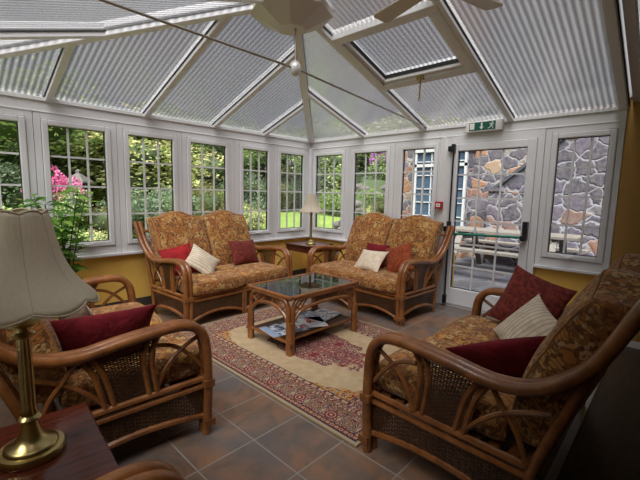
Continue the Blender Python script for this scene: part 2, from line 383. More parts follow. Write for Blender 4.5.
MB().box(-.075, .09, -.075, .09, ZS, 2.07).build('corner_post', MT['upvc'], wa, bevel=.004)
structure('trim_sill_left', MB().box(XL, .0, -.055, .03, ZS, ZF), MT['upvc'], bevel=.006)
structure('trim_sill_right', MB().box(-.055, .03, -2.42, -.055, ZS, ZF).box(-.055, .03, YH, -3.41, ZS, ZF), MT['upvc'], bevel=.006)
structure('baseboard_left', MB().box(XL, 0.0, -.008, .012, 0, .1), MT['skirting'])
structure('baseboard_right', MB().box(-.008, .012, -2.42, -.008, 0, .1).box(-.008, .012, YH, -3.41, 0, .1), MT['skirting'])
wsd = empty('wall_side'); wsd['kind'] = 'structure'
MB().box(XL - .27, XL - .01, YH, 0.01, -.3, ZS).build('dwarf_wall', MT['yellow'], wsd)
MB().box(XL - .09, XL + .022, YH, 0.0, 2.07, 2.2).build('eave_beam', MT['upvc'], wsd)
structure('trim_sill_side', MB().box(XL - .03, XL + .055, YH, -.055, ZS, ZF), MT['upvc'])
structure('baseboard_side', MB().box(XL, XL + .014, YH, -.008, 0, .1), MT['skirting'])
wh = empty('wall_house'); wh['kind'] = 'structure'
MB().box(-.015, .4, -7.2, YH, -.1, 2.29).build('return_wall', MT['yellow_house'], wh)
MB().box(-6.4, XL - .25, YH - .3, YH, -.1, 3.1).build('jamb_wall', MT['house_wall'], wh)
MB().box(-6.6, -6.4, -7.2, YH, -.1, 3.1).build('side_wall', MT['house_wall'], wh)
MB().box(-6.6, .4, -7.4, -7.2, -.1, 3.1).build('rear_wall', MT['house_wall'], wh)
MB().prism([(XL - .1, YH - .03, 2.13), (XL - .1, YH - .03, 2.30), (HX, YH - .03, 3.02), (.1, YH - .03, 2.30), (.1, YH - .03, 2.19), (HX, YH - .03, 2.91)], (0, -.06, 0)).build('gable_fascia', MT['upvc'], wh)
MB().box(-.012, .4, -7.2, YH, 2.30, 3.2).build('upper_wall', MT['house_ceiling'], wh)
MB().box(-.035, .0, -7.2, YH, 2.27, 2.31).build('picture_rail', MT['house_ceiling'], wh)
structure('ceiling_house', MB().box(-6.6, .4, -7.4, YH - .05, 3.1, 3.2), MT['house_ceiling'])
structure('baseboard_house', MB().box(-.03, -.015, -7.2, YH, 0, .06), MT['upvc'])

# windows: P maps (along, out, z) -> world; along is negative distance from the corner
def PA(a, o, z): return (a, o, z)
def PB(a, o, z): return (o, a, z)
def wbox(mb, P, a0, a1, o0, o1, z0, z1):
    p, q = P(a0, o0, z0), P(a1, o1, z1)
    return mb.box(min(p[0], q[0]), max(p[0], q[0]), min(p[1], q[1]), max(p[1], q[1]), min(p[2], q[2]), max(p[2], q[2]))
def ring(mb, P, a0, a1, z0, z1, A0, A1, Z0, Z1, o0, o1):   # outer A/Z, inner a/z
    wbox(mb, P, A0, a0, o0, o1, Z0, Z1); wbox(mb, P, a1, A1, o0, o1, Z0, Z1)
    wbox(mb, P, a0, a1, o0, o1, Z0, z0); wbox(mb, P, a0, a1, o0, o1, z1, Z1); return mb
WN = [0]
PC = None
def window(P, g0, g1, b0, b1, handle=True):
    WN[0] += 1; w = empty('window_%d' % (WN[0] + (14 if P is PC else 0))); w['kind'] = 'structure'
    sw = .052
    ring(MB(), P, g0 - sw - .004, g1 + sw + .004, GB - sw - .004, GT + sw + .004, b0 + .002, b1 - .002, ZF, 2.068, -.024, .07).build('outer_frame', MT['upvc'], w, bevel=.004)
    ring(MB(), P, g0, g1, GB, GT, g0 - sw, g1 + sw, GB - sw, GT + sw, -.04, .03).build('sash', MT['upvc'], w, bevel=.008)
    ring(MB(), P, g0 + .007, g1 - .007, GB + .007, GT - .007, g0, g1, GB, GT, -.012, .012).build('gasket', MT['upvc_dark'], w)
    wbox(MB(), P, g0, g1, -.003, .003, GB, GT).build('pane', MT['pane'], w)
    gb = MB()
    for k in (1, 2):
        a = g0 + (g1 - g0) * k / 3; wbox(gb, P, a - .009, a + .009, -.009, .009, GB + .005, GT - .005)
    for k in (1, 2, 3):
        z = GB + (GT - GB) * k / 4; wbox(gb, P, g0 + .005, g1 - .005, -.008, .008, z - .009, z + .009)
    gb.build('glazing_grid', MT['upvc'], w)
    if handle:
        c = (g0 + g1) / 2; h = MB(); wbox(h, P, c - .035, c + .035, -.052, -.04, GB - .04, GB - .018)
        h.tube([P(c, -.05, GB - .03), P(c + .01, -.072, GB - .028), P(c + .05, -.076, GB - .02), P(c + .085, -.07, GB - .012)], .008, 6)
        h.build('handle', MT['upvc'], w)
    return w
A = [(-4.303, -3.807), (-3.583, -3.087), (-2.853, -2.354), (-2.125, -1.628), (-1.352, -.913), (-.670, -.199)]
bA = [-4.5] + [(A[i][1] + A[i + 1][0]) / 2 for i in range(5)] + [-.077]
for i, (g0, g1) in enumerate(A): window(PA, g0, g1, bA[i], bA[i + 1])
def PC(a, o, z): return (XL - o, a, z)
for k in range(5):
    b0_ = YH + k * .78; b1_ = b0_ + .78; window(PC, b0_ + .13, b1_ - .13, b0_, b1_)
WN[0] -= 5
wbox(MB(), PA, XL, -4.5, -.024, .07, ZF, 2.068).build('end_post', MT['upvc'], wa)
B = [(-.702, -.145), (-1.497, -.941), (-2.199, -1.754)]
bB = [-.077, -.822, -1.626, -2.273]
for i, (g0, g1) in enumerate(B): window(PB, g0, g1, bB[i + 1], bB[i])
window(PB, -3.945, -3.526, YH, -3.412)

# garden door
d = empty('door_1'); d['kind'] = 'structure'
g0, g1, z0, z1 = -3.255, -2.506, .238, 1.888
ring(MB(), PB, -3.345, -2.452, .03, 1.975, -3.410, -2.420, 0.0, 2.068, -.028, .07).build('door_frame', MT['upvc'], d, bevel=.004)
ring(MB(), PB, g0, g1, z0, z1, -3.342, -2.455, .032, 1.972, -.042, .03).build('door_leaf', MT['upvc'], d, bevel=.008)
ring(MB(), PB, g0 + .007, g1 - .007, z0 + .007, z1 - .007, g0, g1, z0, z1, -.012, .012).build('gasket', MT['upvc_dark'], d)
wbox(MB(), PB, g0, g1, -.003, .003, z0, z1).build('pane', MT['pane'], d)
gb = MB()
for k in (1, 2):
    a = g0 + (g1 - g0) * k / 3; wbox(gb, PB, a - .009, a + .009, -.009, .009, z0 + .005, z1 - .005)
for k in range(1, 6):
    z = z0 + (z1 - z0) * k / 6; wbox(gb, PB, g0 + .005, g1 - .005, -.008, .008, z - .009, z + .009)
gb.build('glazing_grid', MT['upvc'], d)
m = MB().tube([(-.062, -2.462, .06), (-.062, -2.462, 1.93)], .011, 8)
for zc, hh in ((1.92, .05), (.985, .07), (.09, .05)): m.box(-.085, -.042, -2.482, -2.440, zc - hh, zc + hh)
m.box(-.075, -.03, -2.43, -2.395, 1.89, 1.95); m.box(-.075, -.03, -2.43, -2.395, .93, .99)
m.build('panic_bolt', MT['black_metal'], d, bevel=.004)
MB().tube([(-.105, -2.47, .912), (-.105, -3.30, .935)], .014, 10).build('push_bar', MT['green_bar'], d, smooth=True)
MB().box(-.10, -.042, -3.335, -3.285, .93, 1.105).box(-.125, -.042, -3.325, -3.275, .90, .955).build('latch_box', MT['black_metal'], d, bevel=.006)

# ------------------------------------------------------------------ glazed roof
ce = empty('ceiling'); ce['kind'] = 'structure'
def zA(y): return EAVE + (HZ - EAVE) * y / HY
def zB(x): return EAVE + (HZ - EAVE) * x / HX
def zC(x): return EAVE + (HZ - EAVE) * (x - XL) / (HX - XL)
def hipB_y(x): return x * HY / HX
def hipB_x(y): return y * HX / HY
def hipC_y(x): return (x - XL) / (HX - XL) * HY
def hipC_x(y): return XL + (HX - XL) * y / HY
TH = .018
def panel(pts, mat):
    MB().prism(pts, (0, 0, TH)).build('roof_panel', mat, ce)
# slope A (x between bars)
xs = [0, -.97, -1.79, -2.655, -3.565, XL]
def topA(x): return hipB_y(x) if x > HX else hipC_y(x)
for i in range(5):
    x0, x1 = xs[i], xs[i + 1]; up = [x0] + ([HX] if x1 < HX < x0 else []) + [x1]
    pts = [(x0, .06, zA(.06))] + [(x, topA(x), zA(topA(x))) for x in up] + [(x1, .06, zA(.06))]
    panel(pts, MT['poly_x'])
ys = [0, -1.09, -2.03, -3.07, YH]
VX0, VX1, VY0, VY1 = -1.80, -1.02, -2.09, -3.01
for i in range(4):
    y0, y1 = ys[i], ys[i + 1]
    tx = lambda y: hipB_x(y) if y > HY else HX
    up = [y0] + ([HY] if y1 < HY < y0 else []) + [y1]
    if i == 2:
        for (xa, xb) in ((.06, VX1), (VX0, HX)): panel([(xa, y0, zB(xa)), (xb, y0, zB(xb)), (xb, y1, zB(xb)), (xa, y1, zB(xa))], MT['poly_y'])
    else: panel([(.06, y0, zB(.06))] + [(tx(y), y, zB(tx(y))) for y in up] + [(.06, y1, zB(.06))], MT['poly_y'])
    txc = lambda y: hipC_x(y) if y > HY else HX
    panel([(XL - .06, y0, zC(XL - .06))] + [(txc(y), y, zC(txc(y))) for y in up] + [(XL - .06, y1, zC(XL - .06))], MT['poly_y'])
def gbar(a, b, w=.055, h=.05, name='glazing_bar', up=(0, 0, 1)):
    m = MB(); a = Vector(a) - Vector((0, 0, .02)); b = Vector(b) - Vector((0, 0, .02))
    m.bar(a, b, w, h, up); m.bar(a + Vector((0, 0, .055)), b + Vector((0, 0, .055)), w * 1.1, .05, up)
    o = m.build(name, MT['upvc'], ce, bevel=.006)
    MB().bar(a + Vector((0, 0, .020)), b + Vector((0, 0, .020)), w + .016, .014, up).build('seal_strip', MT['upvc_dark'], o)
for x in xs[1:5]: gbar((x, .03, zA(.03)), (x, topA(x), zA(topA(x))))
for y in ys[1:4]:
    t = hipB_x(y) if y > HY else HX; gbar((.03, y, zB(.03)), (t, y, zB(t)))
    t = hipC_x(y) if y > HY else HX; gbar((XL, y, zC(XL)), (t, y, zC(t)))
gbar((.03, YH + .03, zB(.03)), (HX, YH + .03, HZ), .07); gbar((XL, YH + .03, EAVE), (HX, YH + .03, HZ), .07)
gbar((0, 0, EAVE + .005), (HX, HY, HZ), .075, .06, 'hip_beam'); gbar((XL, 0, EAVE + .005), (HX, HY, HZ), .075, .06, 'hip_beam')
gbar((HX, HY, HZ), (HX, YH, HZ), .14, .08, 'ridge_beam')
# hub cover: low faceted dome under the ridge end
hub = MB(); n = 8; prof = [(.0, -.11), (.12, -.11), (.31, -.015), (.34, .0), (.34, .05), (.28, .13)]
for i, (r, z) in enumerate(prof): pass
HD = (HX + .01, HY + .03, HZ - .125)
hub.lathe([(max(r, .001), z) for r, z in prof], 8, HD, rf=lambda a, t: 1)
hub.build('hub_cover', MT['cream_paint'], ce)
# roof vent (rooflight)
v = empty('window_11'); v['kind'] = 'structure'
def sB(x, y, h): return Vector((x, y, zB(x))) + Vector((-(HZ - EAVE) / HX * -1, 0, 1)).normalized() * 0 + Vector((0, 0, h))
def slopering(mb, X0, X1, Y0, Y1, w, h0, h1):
    # X0 upper (more negative), X1 lower
    def bx(xa, xb, ya, yb): mb.prism([sB(xa, ya, h0), sB(xb, ya, h0), sB(xb, yb, h0), sB(xa, yb, h0)], (0, 0, h1 - h0))
    bx(X0, X0 + w, Y0, Y1); bx(X1 - w, X1, Y0, Y1); bx(X0 + w, X1 - w, Y0, Y0 - w); bx(X0 + w, X1 - w, Y1 + w, Y1); return mb
slopering(MB(), VX0 - .01, VX1 + .05, VY0 + .05, VY1 - .05, .075, -.05, .04).build('vent_frame', MT['upvc'], v, bevel=.005)
slopering(MB(), VX0 + .055, VX1 - .02, VY0 - .02, VY1 + .02, .04, -.03, .06).build('vent_sash', MT['upvc'], v, bevel=.005)
slopering(MB(), VX0 + .09, VX1 - .055, VY0 - .055, VY1 + .055, .014, .0, .03).build('seal_strip', MT['upvc_dark'], v)
MB().prism([sB(VX0 + .06, VY0 - .03, .03), sB(VX1 - .04, VY0 - .03, .03), sB(VX1 - .04, VY1 + .03, .03), sB(VX0 + .06, VY1 + .03, .03)], (0, 0, TH)).build('roof_panel', MT['poly_y'], v)
hx, hy = VX1 - .02, -2.53; hz = zB(hx) - .03
hk = MB().box(hx - .02, hx + .02, hy - .035, hy + .035, hz - .03, hz + .01).tube([(hx, hy, hz - .02), (hx - .005, hy, hz - .18)], .008, 8)
hk.lathe([(.001, .03), (.014, .03), (.014, .0), (.001, .0)], 10, (hx - .02, hy, hz - .05))
hk.tube([(hx - .005 + .02 * math.sin(a), hy, hz - .20 + .02 * math.cos(a)) for a in [k * math.pi / 5 for k in range(10)]], .005, 6)
hk.build('winding_eye', MT['gold_brass'], v, smooth=True)
# tie rod with boss
tr = thing('tie_rod', 'thin steel tie rod hanging across the roof with a round clear boss', 'tie rod', (HX, -2.08, 2.37))
MB().tube([(-HX - .02, 0, -.165), (0, 0, 0)], .0095, 8).build('rod', MT['steel'], tr, smooth=True)
MB().tube([(-1.66, 0, .012), (0, 0, 0)], .0095, 8).build('rod', MT['steel'], tr, smooth=True)
MB().tube([(0, 0, 0), (0.02, 0.02, .47)], .0075, 8).build('hanger', MT['steel'], tr, smooth=True)
b = MB().lathe([(max(.001, .05 * math.sin(math.pi * q / 10)), -.062 * math.cos(math.pi * q / 10)) for q in range(11)], 18)
bo = b.build('boss', MT['chrome'], tr, smooth=True)

# ------------------------------------------------------------------ rattan seating
PROF = [(0, 0), (-.012, .2), (-.014, .38), (-.004, .53), (.028, .605), (.09, .645), (.19, .653), (.39, .634), (.56, .610), (.69, .628), (.79, .69), (.885, .80), (.975, 1.0)]
def weave(fn, nu, nv, r=.0030, th=.003):
    """open woven cane: fn(u,v)->point; nu spokes across, nv weavers up"""
    m = MB(); e = 1e-3
    nrm = (fn(.5 + e, .5) - fn(.5, .5)).cross(fn(.5, .5 + e) - fn(.5, .5)).normalized()
    def strip(pts, w):
        vs = []; fs = []
        for i, p in enumerate(pts):
            d = (pts[min(i + 1, len(pts) - 1)] - pts[max(i - 1, 0)]).normalized(); s = d.cross(nrm).normalized() * w
            vs += [p + s - nrm * th * .5, p + s + nrm * th * .5, p - s + nrm * th * .5, p - s - nrm * th * .5]
        for i in range(len(pts) - 1):
            for k in range(4): fs.append((i * 4 + k, i * 4 + (k + 1) % 4, i * 4 + 4 + (k + 1) % 4, i * 4 + 4 + k))
        m.add(vs, fs)
    for i in range(nu + 1): strip([fn(i / nu, j / 6) - nrm * .0 for j in range(7)], r * .9)
    for j in range(nv + 1):
        strip([fn(i / (nu / 2), j / nv) + nrm * (.003 if (i + j) % 2 else -.003) for i in range(int(nu / 2) + 1)], r)
    return m
def quadfn(a, b, c, d):   # a,b bottom; d,c top
    a, b, c, d = map(Vector, (a, b, c, d)); return lambda u, v: (a * (1 - u) + b * u) * (1 - v) + (d * (1 - u) + c * u) * v

def cushion_fn(w, dep, h, n=9, k=.3, crown=0, warp=None):
    def P(u, v, s):
        f = max(0, (1 - abs(u) ** n) * (1 - abs(v) ** n)) ** k
        ce_ = (1 - u * u) * (1 - v * v)
        p = Vector((u * w / 2, v * dep / 2, s * (h / 2 * f + crown * ce_)))
        return warp(u, v, p) if warp else p
    return P
def cushion_mesh(P, nu=26, nv=26):
    m = MB()
    def par(t):  # concentrate samples at the edges
        t = t * 2 - 1; return math.sin(t * math.pi / 2)
    for s in (1, -1):
        m.surf((lambda s: lambda a, b: P(par(a), par(b), s))(s), nu, nv)
    return m
def weld(o, d=.0005):
    import bmesh
    bm = bmesh.new(); bm.from_mesh(o.data); bmesh.ops.remove_doubles(bm, verts=bm.verts, dist=d)
    bmesh.ops.recalc_face_normals(bm, faces=bm.faces); bm.to_mesh(o.data); bm.free()
    for p in o.data.polygons: p.use_smooth = True
    return o

def make_seat(name, seats, hw, ds=1.0, ext=0):
    root = empty(name)
    P = [(y if y < .2 else .2 + (y - .2) * ds, z) for y, z in PROF] + ([(.2 + .84 * ds, 1.0 + ext)] if ext else [])
    for s in (-1, 1):
        X = s * hw
        a = MB()
        for dx in (-.024, .024):
            pts = []
            for i, (y, z) in enumerate(P):
                fl = s * .03 * max(0, (z - .62) / .36) if y > .6 * ds else 0
                pts.append((X + dx + fl, y, z))
            a.tube(spline(pts, 5), .0255, 10)
        for zz in (.07, .30):
            a.box(X - .052, X + .052, -.042, .016, zz - .02, zz + .02)
        arm = a.build('arm', MT['rattan'], root, smooth=True)
        ys = lambda y: y if y < .2 else .2 + (y - .2) * ds
        lr = MB()
        for z in (.318, .275): lr.tube([(X, .0, z), (X, ys(.72), z - .008)], .017, 7)
        lr.build('side_rail', MT['rattan'], arm, smooth=True)
        MB().tube(spline([(X, .0, .095), (X, ys(.2), .128), (X, ys(.38), .135), (X, ys(.55), .115), (X, ys(.69), .06)], 4), .018, 7).build('arched_rail', MT['rattan'], arm, smooth=True)
        up = MB(); up2 = MB()
        for o in (-.018, .018):
            up.tube(spline([(X, ys(.245 + o), .635), (X, ys(.288 + o), .53), (X, ys(.268 + o), .325)], 5), .014, 7)
            up2.tube(spline([(X, ys(.56 + o), .61), (X, ys(.495 + o), .50), (X, ys(.455 + o), .32)], 5), .014, 7)
        up.build('upright', MT['rattan'], arm, smooth=True); up2.build('upright', MT['rattan'], arm, smooth=True)
        for c in ([(.02, .575), (.12, .52), (.2, .44), (.245, .33)], [(.0, .38), (.09, .49), (.17, .55), (.25, .57)],
                  [(.56, .60), (.62, .51), (.674, .43), (.715, .32)], [(.465, .33), (.545, .425), (.636, .50), (.78, .565)]):
            MB().tube(spline([(X + .004 * k, ys(y), z) for k, (y, z) in enumerate(c)], 4), .0115, 7).build('cross_brace', MT['rattan'], arm, smooth=True)
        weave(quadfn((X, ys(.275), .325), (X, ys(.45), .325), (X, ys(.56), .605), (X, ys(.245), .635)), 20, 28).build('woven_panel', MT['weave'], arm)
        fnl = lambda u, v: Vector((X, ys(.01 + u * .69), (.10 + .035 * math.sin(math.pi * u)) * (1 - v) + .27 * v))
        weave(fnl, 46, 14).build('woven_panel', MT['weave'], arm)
        MB().tube(spline([(X + s * .0, ys(.89), .80), (X, ys(.82), .58), (X, ys(.735), .31), (X, ys(.70), .1), (X, ys(.69), 0)], 4), .021, 8).build('back_leg', MT['rattan'], root, smooth=True)
    ys = lambda y: y if y < .2 else .2 + (y - .2) * ds
    fr = MB()
    for z in (.305, .262): fr.tube([(-hw, 0, z), (hw, 0, z)], .017, 7)
    fr.build('front_rail', MT['rattan'], root, smooth=True)
    sw = 2 * hw / seats
    for k in range(1, seats):
        c = MB()
        for dx in (-.016, .016): c.tube([(-hw + sw * k + dx, 0, 0), (-hw + sw * k + dx, 0, .3)], .016, 7)
        c.build('center_leg', MT['rattan'], root, smooth=True)
    for k in range(seats):
        x0 = -hw + sw * k + .02; x1 = x0 + sw - .04
        ar = lambda u: .05 + .075 * math.sin(math.pi * u) ** .8
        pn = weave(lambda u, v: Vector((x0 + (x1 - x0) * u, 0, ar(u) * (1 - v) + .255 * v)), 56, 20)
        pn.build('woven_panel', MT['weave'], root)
        MB().tube([(x0 + (x1 - x0) * u, -.004, ar(u)) for u in [i / 14 for i in range(15)]], .015, 7).build('arched_rail', MT['rattan'], root, smooth=True)
    sb = MB()
    for k in range(9):
        y = .03 + k * ys(.68) / 9; sb.box(-hw + .02, hw - .02, y, y + .045, .285, .303)
    sb.tube([(-hw, ys(.71), .29), (hw, ys(.71), .29)], .018, 7)
    sb.build('seat_slats', MT['rattan'], root)
    bf = MB()
    for yy, zz in ((.89, .90), (.745, .36), (.83, .66)): bf.tube([(-hw, ys(yy), zz), (hw, ys(yy), zz)], .016, 7)
    for k in range(1, 4 * seats):
        x = -hw + 2 * hw * k / (4 * seats); bf.tube([(x, ys(.745), .36), (x, ys(.83), .66), (x, ys(.89), .90)], .010, 6)
    bf.build('back_frame', MT['rattan'], root, smooth=True)
    iw = (2 * hw - .075) / seats
    for k in range(seats):
        cx = -hw + .0375 + iw * (k + .5)
        dep = ys(.64) + .02
        def warp(u, v, p, cx=cx):
            z = .305 + .08 + p.z
            return Vector((cx + p.x, -.035 + dep / 2 + p.y - (.02 * (1 - u * u) * max(0, -v)), max(z, .305)))
        Pf = cushion_fn(iw - .008, dep, .14, 16, .22, .014, warp)
        sc = weld(cushion_mesh(Pf).build('seat_cushion', MT['fabric'], root))
        pe = MB(); q = .965
        loop = [Pf(-q + 2 * q * i / 20, -q, 1) for i in range(21)]
        pe.tube(loop, .006, 6); pe.build('piping', MT['piping'], sc, smooth=True)
        bh = .70
        def bwarp(u, v, p, cx=cx):
            t = (v + 1) / 2                      # 0 bottom, 1 top
            au = abs(u)
            top = .062 * math.exp(-(au / .46) ** 2.4) - .010 * au ** 6
            z = .415 + t * (bh - .06) + t ** 2 * top
            y0 = ys(.665) + t * ys(.235) - .03 * math.sin(math.pi * t)
            lean = (.15 + .0 * t)
            bul = 1 + .25 * math.sin(math.pi * t) - .12 * math.exp(-((t - .62) / .07) ** 2)
            return Vector((cx + p.x * (1 + .03 * t), y0 - p.z * bul, z + p.z * lean * .6))
        Pb = cushion_fn(iw - .035, bh, .17, 16, .22, .015, bwarp)
        bc = weld(cushion_mesh(Pb).build('back_cushion', MT['fabric'], root))
        pe = MB(); q = .955
        lp = [(-q, -1 + .12 * i) for i in range(1, 16)] + [(-q + 2 * q * i / 18, q) for i in range(19)] + [(q, q - .12 * i) for i in range(1, 16)]
        pe.tube([Pb(a, max(-q, min(q, b)), 1) for a, b in lp], .006, 6); pe.build('piping', MT['piping'], bc, smooth=True)
    return root
SOFA = make_seat('rattan_sofa', 2, .69)
def at(root, x, y, th, label, cat, group=None):
    root.location = (x, y, 0); root.rotation_euler = (0, 0, R(th)); return tag(root, label, cat, group)
G = 'rattan two-seat sofas around the rug'
SA = at(SOFA, -2.055, -1.045, 3.0, 'two-seat rattan sofa under the long row of windows, holding bright red and cream cushions', 'sofa', G)
SB = at(copy_tree(SOFA), -1.075, -1.775, -91.5, 'two-seat rattan sofa beside the glazed door, holding cream and rust cushions', 'sofa', G)
DEEP = make_seat('rattan_sofa', 2, .69, 1.06, .13)
SL = at(DEEP, -3.394, -1.957, 85.35, 'rattan sofa behind the big lamp, with one dark velvet cushion seen over its arm', 'sofa', G)
SR = at(copy_tree(DEEP), -2.209, -3.405, 179.5, 'rattan sofa seen side on with its back to the room opening and three cushions', 'sofa', G)
for c_ in SR.children:
    if c_.name.startswith('back_cushion'): c_.location = (0, .03, -.045)
CH = make_seat('rattan_armchair', 1, .29, .50)
at(CH, -4.045, -3.87, 90, 'rattan armchair of which only the curved arm shows, beside the mahogany lamp table', 'armchair')

# throw cushions: placed in a sofa's own frame
def throw(sofa, x, y, z, w, h, lean, yaw, roll, mat, label, thick=.15, group=None, dent=0):
    def warp(u, v, p):
        k = .10
        q = Vector((p.x * (1 - k * (1 - v * v)), p.y * (1 - k * (1 - u * u)), p.z))
        if dent: q.z += dent * math.exp(-(u * u + (v - .3) ** 2) * 3) * (1 if p.z > 0 else .3)
        return q
    Pf = cushion_fn(w, h, thick, 2.2, .62, 0, warp)
    o = weld(cushion_mesh(Pf, 20, 20).build('throw_cushion', mat))
    M = sofa.matrix_basis @ Matrix.Translation((x, y, z)) @ Matrix.Rotation(R(yaw), 4, 'Z') @ Matrix.Rotation(R(90 - lean), 4, 'X') @ Matrix.Rotation(R(roll), 4, 'Z')
    o.matrix_world = M
    return tag(o, label, 'cushion', group)
bpy.context.view_layer.update()
GC = 'throw cushions on the sofas'
throw(SA, -.50, .47, .60, .36, .36, 30, -14, 12, MT['red_velvet'], 'bright red throw cushion at the window end of the far sofa', .13, GC)
throw(SA, -.29, .36, .58, .36, .36, 42, 12, 38, MT['cream_cloth'], 'cream striped throw cushion leaning on the bright red one', .12, GC)
throw(SA, .36, .46, .61, .42, .32, 26, 4, -3, MT['maroon_cloth'], 'dark maroon brocade cushion propped up on the far sofa', .13, GC)
throw(SB, .02, .33, .56, .42, .31, 42, -8, 4, MT['cream_plain'], 'pale cream cushion slouched on the sofa by the door', .13, GC)
throw(SB, .37, .42, .62, .37, .37, 28, -6, 24, MT['rust_cloth'], 'rust red brocade cushion tilted beside the pale cream one', .13, GC)
throw(SB, -.05, .53, .60, .36, .30, 22, 0, 0, MT['dark_velvet'], 'dark red cushion mostly hidden behind the pale cream one', .10, GC)
throw(SL, -.47, .45, .59, .52, .35, 24, 90, 1, MT['dark_velvet'], 'wide dark red velvet cushion propped on the arm of the sofa behind the big lamp', .15, GC)
throw(SL, -.12, .50, .62, .38, .36, 28, 20, 10, MT['cream_plain'], 'cream cushion just showing behind the wide dark velvet one', .12, GC)
throw(SR, -.50, .40, .65, .43, .42, 22, 78, -14, MT['maroon_cloth'], 'maroon brocade cushion standing upright by the far arm of the side-on sofa', .14, GC)
throw(SR, -.10, .50, .60, .44, .36, 40, 42, -14, MT['cream_cloth'], 'cream striped cushion between the maroon and velvet ones on the side-on sofa', .13, GC)
throw(SR, .30, .545, .56, .52, .36, 40, -62, -28, MT['dark_velvet'], 'dark red velvet cushion nearest the arm of the side-on sofa', .14, GC)

# ------------------------------------------------------------------ rug
rg = MB().surf(lambda a, b: ((a * 2 - 1) * RUGW, (b * 2 - 1) * RUGL, .012), 10, 14)
rg.prism([(-RUGW, -RUGL, .001), (RUGW, -RUGL, .001), (RUGW, RUGL, .001), (-RUGW, RUGL, .001)], (0, 0, .0105))
ro = rg.build('persian_rug', MT['rug']); ro.location = (-2.13, -2.215, 0)
tag(ro, 'persian patterned rug in red, cream and gold on the tiled floor', 'rug')

# ------------------------------------------------------------------ coffee table
CT = thing('coffee_table', 'rattan coffee table with a dark glass top standing on the rug', 'coffee table', (-2.02, -1.975, .0125))
LX, LY, TH_ = .43, .28, .47
for sx in (-1, 1):
    for sy in (-1, 1):
        m = MB()
        for (dx, dy, ax) in ((.0, -.024 * sy, 0), (-.024 * sx, 0, 1)):
            bx, by = sx * LX + (dx if ax == 0 else 0), sy * LY
            if ax == 0: pts = [(sx * LX, by - sy * .026, 0), (sx * LX, by - sy * .026, .33), (sx * LX, by - sy * .035, .41), (sx * LX, by - sy * .075, .458), (sx * LX, by - sy * .14, TH_)]
            else: pts = [(sx * LX - sx * .026, by, 0), (sx * LX - sx * .026, by, .33), (sx * LX - sx * .035, by, .41), (sx * LX - sx * .075, by, .458), (sx * LX - sx * .16, by, TH_)]
            m.tube(spline(pts, 5), .020, 8)
        m.tube([(sx * LX, sy * LY, 0), (sx * LX, sy * LY, .28)], .021, 8)
        m.box(sx * LX - .024, sx * LX + .024, sy * LY - .024, sy * LY + .024, .09, .115)
        m.build('leg', MT['rattan'], CT, smooth=True)
def apron(F, L, panel):
    """F(a,z)->point; a from -L..L"""
    a = MB(); a.tube([F(-L + .14, TH_), F(L - .14, TH_)], .020, 8)
    a.tube(spline([F(-L, .24), F(-L + .06, .32), F(-L + .15, .375), F(0, .395), F(L - .15, .375), F(L - .06, .32), F(L, .24)], 5), .017, 7)
    for s in (-1, 1):
        a.tube(spline([F(s * (L - .015), .36), F(s * (L - .075), .40), F(s * (L - .15), .455)], 4), .008, 6)
        a.tube(spline([F(s * (L - .04), .43), F(s * (L - .09), .39), F(s * (L - .13), .36)], 4), .008, 6)
        a.tube(spline([F(s * (L - .04), .30), F(s * (L - .15), .42), F(s * (L - .20), .46)], 4), .008, 6)
        a.tube([F(s * panel, .385), F(s * panel, TH_)], .011, 6)
    o = a.build('apron', MT['rattan'], CT, smooth=True)
    weave(lambda u, v: F(-panel + 2 * panel * u, .39 + (TH_ - .40) * v), int(panel * 2 / .011), 7).build('woven_panel', MT['weave'], o)
for s in (-1, 1):
    apron(lambda a, z, s=s: Vector((a, s * LY, z)), LX, .16)
    apron(lambda a, z, s=s: Vector((s * LX, a, z)), LY, .05)
tf = MB()
for s in (-1, 1):
    tf.tube([(-LX - .02, s * (LY + .005), .49), (LX + .02, s * (LY + .005), .49)], .017, 8); tf.tube([(s * (LX + .005), -LY - .02, .49), (s * (LX + .005), LY + .02, .49)], .017, 8)
tf.build('top_frame', MT['rattan'], CT, smooth=True)
MB().box(-LX + .005, LX - .005, -LY + .005, LY - .005, .490, .498).build('glass_top', MT['table_glass'], CT)
sh = MB()
for s in (-1, 1):
    sh.tube([(s * LX, -LY, .105), (s * LX, LY, .105)], .014, 8); sh.tube([(-LX, s * (LY - .045), .110), (LX, s * (LY - .045), .110)], .010, 8)
so_ = sh.build('shelf', MT['rattan'], CT)
weave(lambda u, v: Vector((-LX + 2 * LX * u, -LY + .05 + (2 * LY - .10) * v, .117)), 60, 40).build('woven_panel', MT['weave'], so_)
def magazine(x, y, z, w, h, rz, cols, label, t=.006):
    tm = NT('magazine cover'); s = tm.n('ShaderNodeSeparateXYZ', {0: tm.obj()})
    n = tm.n('ShaderNodeTexNoise', {'Vector': tm.obj(), 'Scale': 11, 'Detail': 2}).outputs[0]
    c = tm.ramp(n, [(0, cols[0]), (.45, cols[1]), (.55, cols[2]), (.66, cols[3])], True)
    band = tm.math('GREATER_THAN', s.outputs[1], h * .30)
    c = tm.mix(band, c, c4(cols[4])); tm.pbsdf(c, .2)
    r = thing('magazine', label, 'magazine', (-2.02 + x, -1.975 + y, .0125 + z), R(rz), 'magazines on the coffee table shelf')
    def bend(a, b): return (a - .5) * w, (b - .5) * h
    MB().box(-w / 2, w / 2, -h / 2, h / 2, t - .001, t).build('cover', tm.m, r)
    MB().box(-w / 2 + .001, w / 2 - .002, -h / 2 + .001, h / 2 - .001, 0, t - .001).build('pages', MT['white_plastic'], r)
W, K, BL, RD = (.75, .75, .78), (.05, .055, .07), (.25, .32, .45), (.45, .03, .04)
